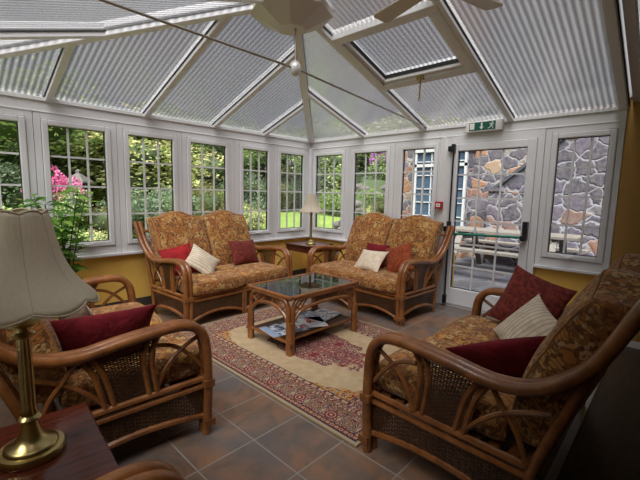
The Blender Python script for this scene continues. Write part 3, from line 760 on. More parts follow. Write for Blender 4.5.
magazine(-.27, -.02, .122, .27, .37, 80, (K, BL, W, K, BL), 'dark blue and white magazine at the open end of the shelf')
magazine(.09, .03, .122, .29, .38, 95, (BL, W, BL, K, W), 'pale blue magazine lying flat at the foot of the shelf pile')
magazine(-.03, -.05, .128, .27, .36, 62, (W, W, RD, K, RD), 'white magazine with red blocks on top of the shelf pile')
magazine(.25, .0, .128, .26, .36, 100, (W, BL, W, BL, BL), 'white and blue magazine at the door end of the shelf')

# ------------------------------------------------------------------ tables and lamps
def table(name, label, cat, loc, w, dp, h, leg=.04, rz=0):
    t = thing(name, label, cat, loc, rz)
    MB().box(-w / 2, w / 2, -dp / 2, dp / 2, h - .022, h).build('tabletop', MT['mahogany'], t, bevel=.006)
    a = MB(); e = .035
    for s in (-1, 1):
        a.box(-w / 2 + e, w / 2 - e, s * (dp / 2 - e) - .009, s * (dp / 2 - e) + .009, h - .11, h - .022)
        a.box(s * (w / 2 - e) - .009, s * (w / 2 - e) + .009, -dp / 2 + e, dp / 2 - e, h - .11, h - .022)
    a.build('apron', MT['mahogany'], t)
    for sx in (-1, 1):
        for sy in (-1, 1):
            x, y = sx * (w / 2 - e), sy * (dp / 2 - e)
            l = MB().box(x - leg / 2, x + leg / 2, y - leg / 2, y + leg / 2, h - .13, h - .022)
            l.lathe([(.012, 0), (.016, .02), (.013, .05), (.018, h * .4), (.020, h - .2), (.014, h - .17), (.021, h - .15), (.018, h - .13)], 12, (x, y, 0))
            l.build('leg', MT['mahogany'], t, smooth=True)
    return t
table('lamp_table', 'polished mahogany table carrying the big brass lamp in front', 'side table', (-4.323, -3.042, 0), .48, .49, .50, rz=R(-4.6))
table('corner_table', 'dark wooden table in the window corner under the small lamp', 'side table', (-.43, -.43, 0), .53, .53, .60)

def lamp(loc, label, base, col_h, shade, ribs=8, sc=1.0):
    t = thing('table_lamp', label, 'lamp', loc)
    MB().lathe([(r * sc, z * sc) for r, z in base], 36).build('base', MT['brass'], t, smooth=True)
    z0 = base[-1][1] * sc; r = .0195 * sc
    c = MB().lathe([(r * 1.05, z0), (r * 1.25, z0 + .01), (r * .98, z0 + .02), (r * .92, z0 + col_h - .10), (r * .85, z0 + col_h - .06)], 28, rf=lambda a, q: 1 + .05 * math.cos(a * 14))
    c.build('column', MT['brass'], t, smooth=True)
    zc = z0 + col_h - .06
    MB().lathe([(r, zc), (r * 1.5, zc + .004), (r * 1.6, zc + .012), (r * .95, zc + .02), (r * .95, zc + .035), (r * 2.1, zc + .04), (r * 2.2, zc + .05), (r * .9, zc + .055), (r * .8, zc + .11), (.001, zc + .11)], 24).build('lamp_holder', MT['brass'], t, smooth=True)
    MB().lathe([(r * .7, zc + .11), (r * 1.5, zc + .16), (r * 1.5, zc + .19), (.001, zc + .215)], 16).build('bulb', MT['white_plastic'], t, smooth=True)
    sp, zb = shade
    N = 96
    amp = .020 * sp[-1][0] / .23; ampt = amp * .55
    def zf(a, q):
        e = abs(math.sin(a * ribs / 2))
        return -amp * e * max(0, (q - .55) / .45) ** 1.3 + ampt * e * max(0, (.35 - q) / .35)
    def rf(a, q): return 1 - .035 * (1 - abs(math.sin(a * ribs / 2))) - .0 * q
    shd = MB().lathe([(r_, zb + z_) for r_, z_ in sp], N, zf=zf, rf=rf).build('lamp_shade', MT['shade'], t, smooth=True)
    so = shd.modifiers.new('solid', 'SOLIDIFY'); so.thickness = .002
    m = len(sp)
    tr = MB()
    for q in (0, m - 1):
        rr, zz = sp[q]; tr.tube([((rr * rf(a, q / (m - 1)) + .001) * math.cos(a), (rr * rf(a, q / (m - 1)) + .001) * math.sin(a), zb + zz + zf(a, q / (m - 1))) for a in [2 * math.pi * k / N for k in range(N + 1)]], .0035 * sp[-1][0] / .23, 6)
    for k in range(ribs):
        a = 2 * math.pi * k / ribs
        tr.tube([((r_ * rf(a, i / (m - 1)) + .0015) * math.cos(a), (r_ * rf(a, i / (m - 1)) + .0015) * math.sin(a), zb + z_ + zf(a, i / (m - 1))) for i, (r_, z_) in enumerate(sp)], .0016 * sp[-1][0] / .23, 5)
    tr.build('trim', MT['shade_trim'], shd, smooth=True)
    sup = MB(); rt, zt = sp[0]
    for k in range(3):
        a = 2 * math.pi * k / 3; sup.tube([(0, 0, zb + zt - .02), (rt * .95 * math.cos(a), rt * .95 * math.sin(a), zb + zt - .005)], .0018, 5)
    sup.tube([(0, 0, zc + .1), (0, 0, zb + zt - .02)], .003, 5)
    sup.build('shade_carrier', MT['brass'], t)
    return t
BASE = [(.001, 0), (.089, 0), (.093, .006), (.092, .018), (.088, .025), (.074, .027), (.072, .036), (.066, .040), (.046, .050), (.034, .068), (.026, .094), (.021, .112), (.027, .116), (.032, .123), (.027, .131), (.019, .135)]
bell = [(.088, .30), (.092, .285), (.100, .25), (.108, .21), (.119, .165), (.131, .13), (.147, .095), (.167, .065), (.192, .035), (.214, .012), (.222, 0)]
bell = [(r * .93, z * .90) for r, z in bell]
lamp((-4.278, -3.035, .50), 'big brass lamp with a scalloped cream shade on the lamp table in front', BASE, .315, (bell, .508))
small = [(r * .90, z * .93) for r, z in bell]
sbase = [(.001, 0), (.072, 0), (.078, .008), (.070, .02), (.045, .03), (.022, .045), (.016, .06), (.015, .07)]
lamp((-.43, -.46, .60), 'small brass lamp with a cream shade on the window corner table', sbase, .42, (small, .485), sc=1.0)

# ------------------------------------------------------------------ house plant
pp = thing('potted_plant', 'leafy green house plant behind the big lamp shade, under the windows', 'plant', (-3.60, -.36, 0))
MB().lathe([(.001, 0), (.10, 0), (.115, .03), (.15, .24), (.165, .27), (.165, .30), (.148, .30), (.143, .26), (.001, .26)], 28).build('pot', MT['pot'], pp, smooth=True)
MB().lathe([(.142, .262), (.08, .272), (.001, .275)], 20).build('soil', MT['soil'], pp)
rnd = random.Random(4)
stems = MB(); lv = MB()
def leaf(mb, p, dr, L, Wd, droop=.25):
    dr = Vector(dr).normalized(); s = dr.cross(Vector((0, 0, 1)))
    s = s.normalized() if s.length > 1e-4 else Vector((1, 0, 0))
    s = (s + Vector((0, 0, rnd.uniform(-.4, .4)))).normalized(); rows = []
    for t, wf in ((0, .12), (.25, .8), (.5, 1), (.75, .7), (1, .03)):
        c = p + dr * L * t - Vector((0, 0, droop * L * t * t)); n_ = s.cross(dr)
        rows.append([c - s * Wd * wf / 2 + n_ * Wd * .12 * wf, c, c + s * Wd * wf / 2 + n_ * Wd * .12 * wf])
    vs = [q for r_ in rows for q in r_]; fs = []
    for i in range(4):
        for j in range(2): fs.append((i * 3 + j, i * 3 + j + 1, i * 3 + 4 + j, i * 3 + 3 + j))
    mb.add(vs, fs)
for k in range(9):
    a = rnd.uniform(0, 2 * math.pi); sp = rnd.uniform(.08, .34); top = rnd.uniform(.95, 1.36)
    p0 = Vector((rnd.uniform(-.05, .05), rnd.uniform(-.05, .05), .26))
    p3 = Vector((math.cos(a) * sp + .06, max(-.3, min(.24, math.sin(a) * sp)), top))
    path = spline([p0, p0.lerp(p3, .4) + Vector((0, 0, .08)), p3], 8)
    stems.tube(path, .006, 6, rr=[.008 - .005 * i / (len(path) - 1) for i in range(len(path))])
    for i, p in enumerate(path[5:]):
        for _ in range(3):
            b_ = rnd.uniform(0, 2 * math.pi); dr = Vector((math.cos(b_), math.sin(b_) * .75, rnd.uniform(-.1, .6)))
            q = p + Vector((rnd.uniform(-.02, .02),) * 3)
            L = rnd.uniform(.11, .19)
            if q.y + dr.normalized().y * L > .28: dr.y = -abs(dr.y)
            leaf(lv, q, dr, L, rnd.uniform(.042, .062), rnd.uniform(.1, .5))
stems.build('stem', MT['bark'], pp, smooth=True); lv.build('foliage', MT['leaf_house'], pp, smooth=True)

# ------------------------------------------------------------------ small wall things
ex = thing('exit_sign', 'green emergency exit sign with down arrow and running figure above the door', 'exit sign', (-.023, -2.80, 2.143))
MB().box(-.062, 0, -.20, .20, -.058, .058).build('housing', MT['white_plastic'], ex, bevel=.006)
MB().box(-.064, -.058, -.13, .16, -.045, .045).build('sign_panel', MT['exit_green'], ex)
MB().box(-.0655, -.060, .10, .152, -.032, .038).build('light_block', MT['white_plastic'], ex)
def flat(pts, x0=-.0662, x1=-.0635): return MB().prism([(x0, y, z) for y, z in pts], (x1 - x0, 0, 0))
ay = .02
flat([(ay + .008, .036), (ay - .008, .036), (ay - .008, -.008), (ay - .024, -.008), (ay, -.036), (ay + .024, -.008), (ay + .008, -.008)]).build('arrow', MT['white_plastic'], ex)
fy = -.085; fg = MB()
def limb(p, q, w): fg.bar((-.065, p[0], p[1]), (-.065, q[0], q[1]), w, .003, (1, 0, 0))
fg.lathe([(.001, -.0015), (.009, -.0015), (.009, .0015), (.001, .0015)], 12); fg.v = [(-.065 + z, fy - .012 + x, .03 + y) for x, y, z in fg.v]
limb((fy - .008, .02), (fy + .006, -.008), .016); limb((fy - .006, .016), (fy - .03, .006), .007); limb((fy - .006, .016), (fy + .022, .02), .007)
limb((fy + .004, -.006), (fy - .02, -.014), .008); limb((fy - .02, -.014), (fy - .016, -.036), .007); limb((fy + .006, -.006), (fy + .014, -.022), .008); limb((fy + .014, -.022), (fy + .036, -.03), .007)
fg.build('running_figure', MT['white_plastic'], ex)
cp = thing('fire_call_point', 'small red fire alarm call point on the white panel beside the door', 'fire alarm', (-.037, -2.315, 1.245))
MB().box(-.045, 0, -.045, .045, -.045, .045).build('housing', MT['red_plastic'], cp, bevel=.006)
MB().box(-.048, -.044, -.026, .026, -.022, .020).build('press_plate', MT['white_plastic'], cp)
MB().box(-.0485, -.0475, -.012, .012, -.004, .004).build('marking', MT['upvc_dark'], cp)
fn = thing('ceiling_fan', 'cream ceiling fan hanging below the roof ridge', 'ceiling fan', (-2.26, -3.30, -.005))
MB().tube([(0, 0, 2.72), (0, 0, 2.90)], .014, 10).build('down_rod', MT['fan_white'], fn, smooth=True)
MB().lathe([(.001, 2.55), (.07, 2.55), (.105, 2.575), (.115, 2.62), (.105, 2.68), (.06, 2.71), (.02, 2.73), (.001, 2.73)], 28).build('motor_housing', MT['fan_white'], fn, smooth=True)
for k in range(4):
    a = R(-17 + 90 * k); c, s = math.cos(a), math.sin(a)
    def tp(r, w, z): return (c * r - s * w, s * r + c * w, z)
    MB().prism([tp(.15, -.05, 2.60), tp(.52, -.07, 2.60), tp(.545, -.05, 2.60), tp(.545, .05, 2.615), tp(.52, .07, 2.615), tp(.15, .05, 2.615)], (0, 0, .008)).build('blade', MT['fan_white'], fn)
    MB().bar(tp(.09, 0, 2.605), tp(.2, 0, 2.605), .03, .008).build('blade_bracket', MT['gold_brass'], fn)

# ------------------------------------------------------------------ outside
def gz(x, y):
    dd = max(0, max(y, 0) + max(x, 0) * .5 - 3); return -.16 + .045 * dd
g = MB().surf(lambda a, b: (-30 + 75 * a, .28 + 50 * b, gz(-30 + 75 * a, .28 + 50 * b)), 40, 30)
g.surf(lambda a, b: (.28 + 45 * a, -12 + 12.28 * b, gz(.28 + 45 * a, 0)), 20, 4)
structure('ground', g, MT['lawn'], smooth=True)
structure('floor_patio', MB().box(.28, 9.5, -9, 1.15, -.4, -.07), MT['slate_patio'])
TR = random.Random(11)
def rv(r=1):
    while True:
        p = Vector((TR.uniform(-1, 1), TR.uniform(-1, 1), TR.uniform(-1, 1)))
        if 0 < p.length <= 1: return p * r
def crown(nleaf, size, blobs, rx=1, rz=1, shell=.45):
    m = MB()
    for i in range(nleaf):
        c, r = TR.choice(blobs); d_ = rv().normalized() * (1 - shell * TR.random() ** 1.5)
        p = Vector(c) + Vector((d_.x * rx, d_.y * rx, d_.z * rz)) * r
        t = rv().normalized(); s = t.orthogonal().normalized(); L = size * TR.uniform(.6, 1.3)
        m.add([p, p + t * L * .5 + s * L * .28, p + t * L, p + t * L * .5 - s * L * .28], [(0, 1, 2, 3)])
    return m
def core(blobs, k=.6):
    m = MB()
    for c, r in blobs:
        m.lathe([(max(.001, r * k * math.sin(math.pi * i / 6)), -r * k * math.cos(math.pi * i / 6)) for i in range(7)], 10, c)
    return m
def mk(name, nleaf, size, blobs, mat, trunk=None, bloom=None, lk=1):
    r = empty(name)
    f = crown(int(nleaf * 2.4), size * .58, blobs).build('foliage', MT[mat], r)
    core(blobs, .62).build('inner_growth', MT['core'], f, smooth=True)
    if trunk:
        t = MB(); t.tube(spline([(0, 0, -.2), (.03, .02, trunk * .5), (0, 0, trunk)], 5), .09)
        for k in range(4):
            a = k * 1.6; t.tube([(0, 0, trunk * .6), (math.cos(a) * trunk * .3, math.sin(a) * trunk * .3, trunk * 1.15)], .04)
        t.build('trunk', MT['bark'], r, smooth=True)
    else:
        t = MB()
        for k in range(4): t.tube([(0, 0, -.1), (math.cos(k * 1.6) * .15, math.sin(k * 1.6) * .15, .6)], .02)
        t.build('trunk', MT['bark'], r)
    if bloom:
        bm_, nb, bl = bloom
        m = MB()
        for i in range(nb):
            c, rr = TR.choice(bl); d_ = rv().normalized(); p = Vector(c) + d_ * rr
            for _ in range(4):
                q = p + rv(.06); t_ = (d_ + rv(.9)).normalized(); s = t_.orthogonal().normalized() * .03
                m.add([q, q + t_ * .035 + s, q + t_ * .07, q + t_ * .035 - s], [(0, 1, 2, 3)])
        m.build('blossom', MT[bm_], r)
    return r
def blobs(n, w, h0, h1, r0, r1):
    return [((TR.uniform(-w, w), TR.uniform(-w, w), TR.uniform(h0, h1)), TR.uniform(r0, r1)) for _ in range(n)]
T1 = lambda: mk('garden_tree', 5200, .30, blobs(16, 1.9, 1.6, 5.6, .8, 1.4), 'leaf_light', 3.0)
T2 = lambda: mk('garden_tree', 5200, .26, blobs(16, 1.8, 1.2, 5.4, .8, 1.4), 'leaf_mid', 2.8)
T3 = lambda: mk('garden_conifer_tree', 6000, .24, [((TR.uniform(-.4, .4), TR.uniform(-.4, .4), .5 + .5 * k), 1.5 - .1 * k) for k in range(11)], 'leaf_dark', 4)
S1 = lambda: mk('garden_shrub_bush', 2200, .13, blobs(8, .55, .3, .9, .35, .5), 'leaf_mid')
S2 = lambda: mk('garden_shrub_bush', 2200, .12, blobs(8, .55, .3, .8, .35, .5), 'leaf_light')
S3 = lambda: mk('garden_shrub_bush', 2200, .12, blobs(8, .55, .3, .9, .35, .5), 'leaf_brown')
S4 = lambda: mk('garden_shrub_bush', 2400, .13, blobs(8, .6, .3, 1.1, .4, .55), 'leaf_dark')
protos = {}
CX, CY = -4.466, -4.481
def dirpx(px):   # bearing of a picture column, as a ground direction from where the photographer stood
    a = R(43.48) - math.atan((px - 320) / 377.4); return Vector((math.cos(a), math.sin(a), 0))
def plant(kind, px, dist, sc, label, zs=1.0, cat='tree', group=None, dz=0):
    mkf = {'T1': T1, 'T2': T2, 'T3': T3, 'S1': S1, 'S2': S2, 'S3': S3, 'S4': S4}[kind]
    if kind not in protos: o = mkf(); protos[kind] = o
    else: o = copy_tree(protos[kind])
    p = Vector((CX, CY, 0)) + dirpx(px) * dist
    o.location = (p.x, p.y, gz(p.x, p.y) + dz); o.scale = (sc, sc, sc * zs); o.rotation_euler = (0, 0, TR.uniform(0, 6.28))
    return tag(o, label, cat, group)
GT_, GS_ = 'garden trees', 'garden shrubs'
plant('T2', -12, 15, 1.3, 'mid green tree beyond the first window on the left', .55, 'tree', GT_)
plant('T2', 30, 21, 1.5, 'tall green tree behind the pink rhododendron', .55, 'tree', GT_)
plant('T1', 66, 17, 1.2, 'pale yellow-green tree above the bird table', .55, 'tree', GT_)
plant('T3', 96, 24, 1.2, 'dark conifer behind the dark garden shed', .55, 'tree', GT_)
plant('T1', 128, 16, 1.15, 'golden green tree beyond the third window from the plant', .55, 'tree', GT_)
plant('T1', 158, 15, 1.0, 'yellowish tree behind the dark low bushes', .55, 'tree', GT_)
plant('T2', 180, 19, 1.3, 'mid green tree between the third and fourth windows', .55, 'tree', GT_)
plant('T3', 204, 18, 1.1, 'dark conifer behind the pale garden bench', .55, 'tree', GT_)
plant('T2', 226, 21, 1.3, 'leafy tree just beyond the pale garden bench', .55, 'tree', GT_)
plant('T3', 246, 25, 1.25, 'dark conifer standing tall behind the white flowering shrub', .55, 'tree', GT_)
plant('T3', 266, 27, 1.3, 'dark conifer at the back of the bright lawn', .55, 'tree', GT_)
plant('T1', 284, 26, 1.2, 'paler tree behind the black hanging lantern', .55, 'tree', GT_)
plant('T3', 304, 28, 1.4, 'dark conifer in line with the corner post of the room', .55, 'tree', GT_)
plant('T3', 326, 24, 1.3, 'dark conifer behind the small corner lamp', .55, 'tree', GT_)
plant('T2', 344, 22, 1.4, 'green tree beyond the far side of the corner window', .55, 'tree', GT_)
plant('T2', 366, 20, 1.4, 'green tree above the rockery', .55, 'tree', GT_)
plant('T1', 386, 21, 1.5, 'pale tree rising behind the stone house wall', .55, 'tree', GT_)
plant('T3', 140, 30, 1.7, 'tallest dark conifer far behind the golden green tree', .55, 'tree', GT_)
plant('T3', 10, 29, 1.7, 'far dark conifer behind the leftmost green tree', .55, 'tree', GT_)
plant('T3', 225, 33, 1.7, 'farthest dark conifer at the end of the garden', .55, 'tree', GT_)
plant('T2', -90, 17, 1.4, 'mid green tree to the left of every tree seen through the windows', .55, 'tree', GT_)
plant('T3', -170, 19, 1.3, 'dark conifer left of the outermost mid green tree', .55, 'tree', GT_)
plant('T1', -300, 17, 1.3, 'pale tree past the outermost dark conifer', .55, 'tree', GT_)
plant('S1', 6, 9.5, 1.1, 'rounded green shrub outside the first window on the left', 1, 'shrub', GS_)
plant('S4', -6, 12.5, 1.3, 'darker shrub behind the rounded green one at the first window', 1, 'shrub', GS_)
plant('S1', 64, 9.3, .75, 'green shrub growing under the pink rhododendron', 1, 'shrub', GS_)
plant('S3', 92, 9.8, .8, 'bronze leaved shrub beside the bird table', 1, 'shrub', GS_)
plant('S2', 103, 8.8, .55, 'small yellow-green shrub near the edge of the second window', 1, 'shrub', GS_)
plant('S4', 142, 11, 1.1, 'low dark bush, the left one of two outside the third window', .9, 'shrub', GS_)
plant('S4', 165, 10.5, 1.1, 'low dark bush, the right one of two outside the third window', .9, 'shrub', GS_)
plant('S3', 196, 11.5, 1.2, 'bronze bush left of the pale garden bench', 1, 'shrub', GS_)
plant('S1', 210, 13.5, 1.3, 'green bush behind the pale garden bench', 1, 'shrub', GS_)
plant('S4', 232, 16, 1.3, 'dark rounded bush to the right of the pale bench', 1, 'shrub', GS_)
plant('S2', 246, 13, .8, 'light yellow-green shrub at the edge of the lawn', 1, 'shrub', GS_)
plant('S4', 262, 20, 1.3, 'dark shrub along the back edge of the lawn', 1, 'shrub', GS_)
plant('S3', 276, 20, 1.2, 'bronze shrub along the back edge of the lawn', 1, 'shrub', GS_)
plant('S4', 292, 21, 1.3, 'dark shrub below the black hanging lantern', 1, 'shrub', GS_)
plant('S4', 318, 20, 1.4, 'dark shrub behind the shade of the corner lamp', 1, 'shrub', GS_)
plant('S1', 336, 19, 1.3, 'green shrub at the far edge of the lawn by the rockery', 1, 'shrub', GS_)
plant('S2', 341, 9.3, .35, 'tiny pale shrub on the lawn just outside the corner window', 1, 'shrub', GS_)
plant('S1', 360, 10.6, .7, 'green shrub at the foot of the rockery', 1, 'shrub', GS_)
plant('S2', 379, 10.2, .6, 'yellow-green shrub among the rockery stones', 1, 'shrub', GS_, .2)
plant('S4', 370, 12.5, 1.0, 'dark shrub growing high on the rockery', 1, 'shrub', GS_, .7)
plant('S1', 392, 13, .9, 'green shrub at the top of the rockery beside the stone wall', 1, 'shrub', GS_, 1.2)
plant('S1', 363, 10.7, .42, 'little green shrub low on the rockery, left of its middle', 1, 'shrub', GS_, .35)
plant('S2', 372, 10.75, .38, 'small yellow-green shrub half way up the rockery', 1, 'shrub', GS_, .75)
plant('S3', 381, 10.75, .40, 'small bronze shrub half way up the rockery near the stone wall', 1, 'shrub', GS_, .95)
plant('S1', 368, 10.9, .36, 'little green shrub near the top of the rockery', 1, 'shrub', GS_, 1.25)
rh = mk('garden_rhododendron_bush', 2600, .13, blobs(9, .6, .5, 1.2, .4, .55), 'leaf_mid', None, ('petal_pink', 520, [((-.1, 0, 1.62), .36), ((.4, -.1, 1.42), .36), ((-.45, .1, 1.5), .36)]))
p = Vector((CX, CY, 0)) + dirpx(56) * 9.6; rh.location = (p.x, p.y, gz(p.x, p.y)); rh.scale = (.62, .62, .92)
tag(rh, 'rhododendron covered in pink flowers outside the second window', 'shrub')
pf = mk('garden_flower_bush', 1200, .12, blobs(6, .4, .3, .7, .3, .4), 'leaf_mid', None, ('petal_purple', 260, [((0, 0, .75), .35), ((.2, 0, .6), .3)]))
p = Vector((CX, CY, 0)) + dirpx(377) * 12.8; pf.location = (p.x, p.y, gz(p.x, p.y) + 1.9); pf.scale = (.8, .8, .8)
tag(pf, 'purple flowering shrub on top of the rockery', 'shrub')
# rockery
rk = thing('garden_rockery', 'bank of piled grey rocks rising outside the third window from the door', 'rockery', (0, 0, 0))
p = Vector((CX, CY, 0)) + dirpx(372) * 12.1
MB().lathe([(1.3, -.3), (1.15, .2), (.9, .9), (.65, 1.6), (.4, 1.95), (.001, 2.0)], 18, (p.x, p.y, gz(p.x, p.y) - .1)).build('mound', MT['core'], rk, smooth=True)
def rock_mesh(x, y, z, r):
    m = MB(); ph = [TR.uniform(0, 6) for _ in range(4)]
    m.lathe([(max(.001, r * math.sin(math.pi * i / 7)), -r * .7 * math.cos(math.pi * i / 7)) for i in range(8)], 9, (0, 0, 0), rf=lambda a, t: 1 + .22 * math.sin(2 * a + ph[0]) + .12 * math.sin(3 * a + ph[1] + 5 * t))
    m.v = [(x + a, y + b, z + c) for a, b, c in m.v]; return m
for k in range(60):
    a = TR.uniform(0, 6.28); t = TR.uniform(0, 1); rr = 1.25 - .75 * t
    rock_mesh(p.x + math.cos(a) * rr, p.y + math.sin(a) * rr, gz(p.x, p.y) + .1 + 1.55 * t, TR.uniform(.09, .2)).build('rock', MT['rock'], rk, smooth=True)
# bird table
p = Vector((CX, CY, 0)) + dirpx(80) * 10.6
bt = thing('garden_bird_table', 'grey stone bird table standing between the shrubs beside the pink rhododendron', 'bird table', (p.x, p.y, gz(p.x, p.y)))
MB().lathe([(.16, 0), (.16, .08), (.09, .12), (.07, .5), (.06, 1.1), (.09, 1.2)], 12).build('pedestal', MT['rock'], bt, smooth=True)
MB().box(-.2, .2, -.2, .2, 1.2, 1.26).build('tray', MT['rock'], bt)
for sx in (-1, 1):
    for sy in (-1, 1): MB().box(sx * .14 - .02, sx * .14 + .02, sy * .14 - .02, sy * .14 + .02, 1.26, 1.52).build('post', MT['rock'], bt)
MB().lathe([(.33, 1.52), (.31, 1.56), (.14, 1.68), (.05, 1.74), (.06, 1.80), (.001, 1.84)], 4).build('roof', MT['rock'], bt)
# shed
p = Vector((CX, CY, 0)) + dirpx(97) * 20
sd = thing('garden_shed', 'dark timber garden shed beyond the lawn in the second window', 'shed', (p.x, p.y, gz(p.x, p.y)), R(-12))
MB().box(-1.0, 1.3, -.9, .9, -.1, 1.75).build('body', MT['dark_timber'], sd)
MB().prism([(-1.1, -1.0, 1.75), (-1.1, 1.0, 1.75), (-1.1, 0, 2.3)], (2.5, 0, 0)).build('roof', MT['slate'], sd)
MB().box(-.2, .5, -.93, -.89, 0, 1.6).build('shed_door', MT['dark_timber'], sd)
# garden bench
p = Vector((CX, CY, 0)) + dirpx(215) * 12.3
gbn = thing('garden_bench', 'pale weathered garden bench outside the fourth window', 'bench', (p.x, p.y, gz(p.x, p.y)), R(-30))
s_ = MB()
for k in range(5): s_.box(-.6, .6, -.24 + k * .1, -.16 + k * .1, .43, .46)
s_.build('seat', MT['old_wood'], gbn)
s_ = MB()
for k in range(4): s_.box(-.6, .6, .27, .30, .55 + k * .1, .62 + k * .1)
s_.build('backrest', MT['old_wood'], gbn)
for sx in (-1, 1):
    MB().box(sx * .57 - .03, sx * .57 + .03, -.24, -.18, 0, .62).build('leg', MT['old_wood'], gbn)
    MB().box(sx * .57 - .03, sx * .57 + .03, .25, .31, 0, .95).build('leg', MT['old_wood'], gbn)
    MB().box(sx * .57 - .035, sx * .57 + .035, -.26, .30, .62, .65).build('armrest', MT['old_wood'], gbn)
# hanging lantern outside the corner
la = thing('hanging_lantern', 'black lantern hanging outside the window next to the corner post', 'lantern', (-.215, .26, 1.60))
MB().lathe([(.001, 0), (.05, .0), (.06, .02), (.02, .025)], 6).lathe([(.085, .19), (.08, .21), (.03, .26), (.015, .29), (.001, .30)], 6).build('cap', MT['black_metal'], la)
lf = MB()
for k in range(6):
    a = k * math.pi / 3; lf.tube([(.055 * math.cos(a), .055 * math.sin(a), .015), (.078 * math.cos(a), .078 * math.sin(a), .19)], .005, 5)
lf.build('cage', MT['black_metal'], la)
MB().lathe([(.048, .02), (.07, .19)], 6).build('glass', MT['pane'], la)
MB().tube([(0, 0, .30), (0, 0, .52), (0, -.17, .52)], .008, 6).build('bracket', MT['black_metal'], la)

# stone house, steps and annexe window opposite
WX = 4.5
so = empty('wall_outside'); so['kind'] = 'structure'
MB().box(WX, WX + .5, -9, 1.25, -.4, 3.1).build('stone_face', MT['stone'], so)
st = thing('outside_stair', 'dark stone stair flank with a sloping slate coping against the house wall', 'stair', (3.95, 0, -.07))
prof = [(-1.62, -.1), (-1.62, 1.62), (-3.0, 2.72), (-6.5, 2.9), (-6.5, -.1)]
MB().prism([(0, y, z) for y, z in prof], (.5, 0, 0)).build('flank', MT['stone_dark'], st)
MB().bar((.22, -1.56, 1.60), (.22, -3.02, 2.77), .60, .06, (0, 0, 1)).build('coping', MT['slate'], st)
MB().box(-.06, .5, -1.72, -1.48, -.1, 1.55).box(-.1, .52, -1.76, -1.44, 1.55, 1.63).build('end_pier', MT['stone_dark'], st)
an = empty('window_12'); an['kind'] = 'structure'
by0, by1, bz0, bz1, bx = -.90, .40, .55, 2.50, WX - .45
fm = MB()
for y in (by0, by1 - .05): fm.box(bx, bx + .06, y, y + .05, bz0, bz1)
fm.box(bx, bx + .1, (by0 + by1) / 2 - .03, (by0 + by1) / 2 + .03, bz0, bz1)
fm.box(bx - .02, WX, by0 - .03, by1 + .03, bz1 - .1, bz1 + .02); fm.box(bx - .05, WX, by0 - .05, by1 + .05, bz0 - .06, bz0 + .04); fm.box(bx, bx + .1, by0, by1, 2.05, 2.12)
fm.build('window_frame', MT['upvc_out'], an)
gm = MB()
for k in range(1, 6):
    y = by0 + (by1 - by0) * k / 6; gm.box(bx + .02, bx + .05, y - .012, y + .012, bz0, bz1)
for k in range(1, 6):
    z = bz0 + (bz1 - bz0) * k / 6; gm.box(bx + .02, bx + .05, by0, by1, z - .012, z + .012)
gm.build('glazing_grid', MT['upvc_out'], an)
MB().box(bx + .05, bx + .06, by0 + .05, by1 - .05, bz0, bz1).build('pane', MT['annexe_glass'], an)
MB().box(bx + .02, WX, by0 + .02, by0 + .06, bz0, bz1).box(bx + .02, WX, by1 - .06, by1 - .02, bz0, bz1).build('side_cheek', MT['stone_dark'], an)
MB().box(bx + .02, WX, by0, by1, -.1, bz0 - .05).build('window_base', MT['stone'], an)
# picnic table
pt = thing('picnic_table', 'weathered wooden picnic table with benches on the slate patio outside the door', 'picnic table', (2.95, -2.25, -.07))
m = MB()
for k in range(6): m.box(-.39 + k * .132, -.39 + k * .132 + .12, -1.12, 1.12, .77, .81)
m.build('tabletop', MT['old_wood'], pt)
for s in (-1, 1):
    m = MB()
    for k in range(2): m.box(s * .80 - .13 + k * .135, s * .80 - .13 + k * .135 + .125, -1.12, 1.12, .47, .51)
    m.build('bench_seat', MT['old_wood'], pt)
for y in (-.78, .78):
    m = MB()
    for s in (-1, 1): m.bar((s * .28, y, .78), (s * .78, y, 0), .05, .11, (0, 1, 0))
    m.bar((-.95, y + .05, .44), (.95, y + .05, .44), .05, .1); m.bar((-.38, y + .05, .74), (.38, y + .05, .74), .05, .08)
    m.build('leg_frame', MT['old_wood'], pt)

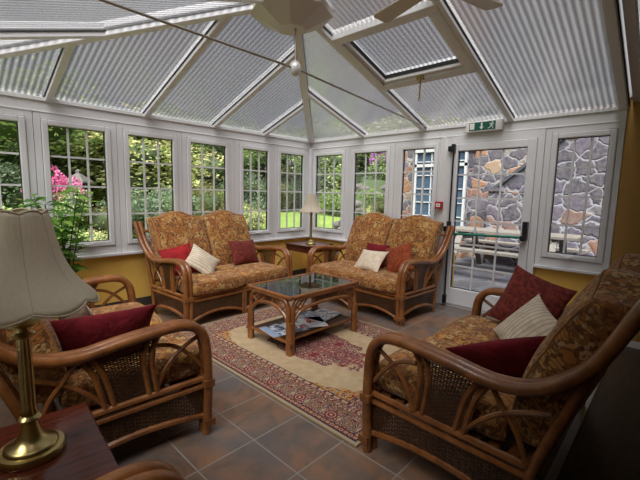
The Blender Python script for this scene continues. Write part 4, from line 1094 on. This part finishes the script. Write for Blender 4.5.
# ------------------------------------------------------------------ light, world, camera
w = bpy.data.worlds.new('World'); SC.world = w; w.use_nodes = True; nt = w.node_tree; nt.nodes.clear()
o = nt.nodes.new('ShaderNodeOutputWorld'); bg = nt.nodes.new('ShaderNodeBackground'); tc = nt.nodes.new('ShaderNodeTexCoord')
nz = nt.nodes.new('ShaderNodeTexNoise'); nz.inputs['Scale'].default_value = 2.6; nz.inputs['Detail'].default_value = 5
cr = nt.nodes.new('ShaderNodeValToRGB'); cr.color_ramp.elements[0].position = .35; cr.color_ramp.elements[0].color = (.46, .53, .68, 1); cr.color_ramp.elements[1].position = .66; cr.color_ramp.elements[1].color = (.98, .97, .95, 1)
nt.links.new(tc.outputs['Generated'], nz.inputs['Vector']); nt.links.new(nz.outputs[0], cr.inputs[0]); nt.links.new(cr.outputs[0], bg.inputs[0]); nt.links.new(bg.outputs[0], o.inputs[0])
bg.inputs[1].default_value = .27
sl = bpy.data.lights.new('hazy_sun', 'SUN'); sl.energy = 9.2; sl.angle = R(55); sl.color = (1, .965, .91)
so_ = bpy.data.objects.new('hazy_sun', sl); COL.objects.link(so_)
so_.rotation_euler = Vector((.46, .32, -.83)).to_track_quat('-Z', 'Y').to_euler()

cd = bpy.data.cameras.new('camera'); co = bpy.data.objects.new('camera', cd); COL.objects.link(co); SC.camera = co
cd.sensor_width = 36; cd.lens = 36 * 377.44 / 640; cd.clip_start = .02; cd.clip_end = 300
yaw, pit, rol = .758875, -.122344, .021293
f = Vector((math.cos(pit) * math.cos(yaw), math.cos(pit) * math.sin(yaw), math.sin(pit))); r = Vector((math.sin(yaw), -math.cos(yaw), 0)); u = r.cross(f)
r2 = r * math.cos(rol) + u * math.sin(rol); u2 = -r * math.sin(rol) + u * math.cos(rol)
co.matrix_world = Matrix(((r2.x, u2.x, -f.x, -4.46567), (r2.y, u2.y, -f.y, -4.48091), (r2.z, u2.z, -f.z, 1.35561), (0, 0, 0, 1)))

SC.view_settings.view_transform = 'Standard'; SC.view_settings.look = 'None'; SC.view_settings.gamma = 1.0; SC.view_settings.exposure = 0.66
SC.view_settings.use_curve_mapping = False
SC.cycles.transparent_max_bounces = 24
SC.cycles.max_bounces = 8
SC.cycles.sample_clamp_indirect = 6
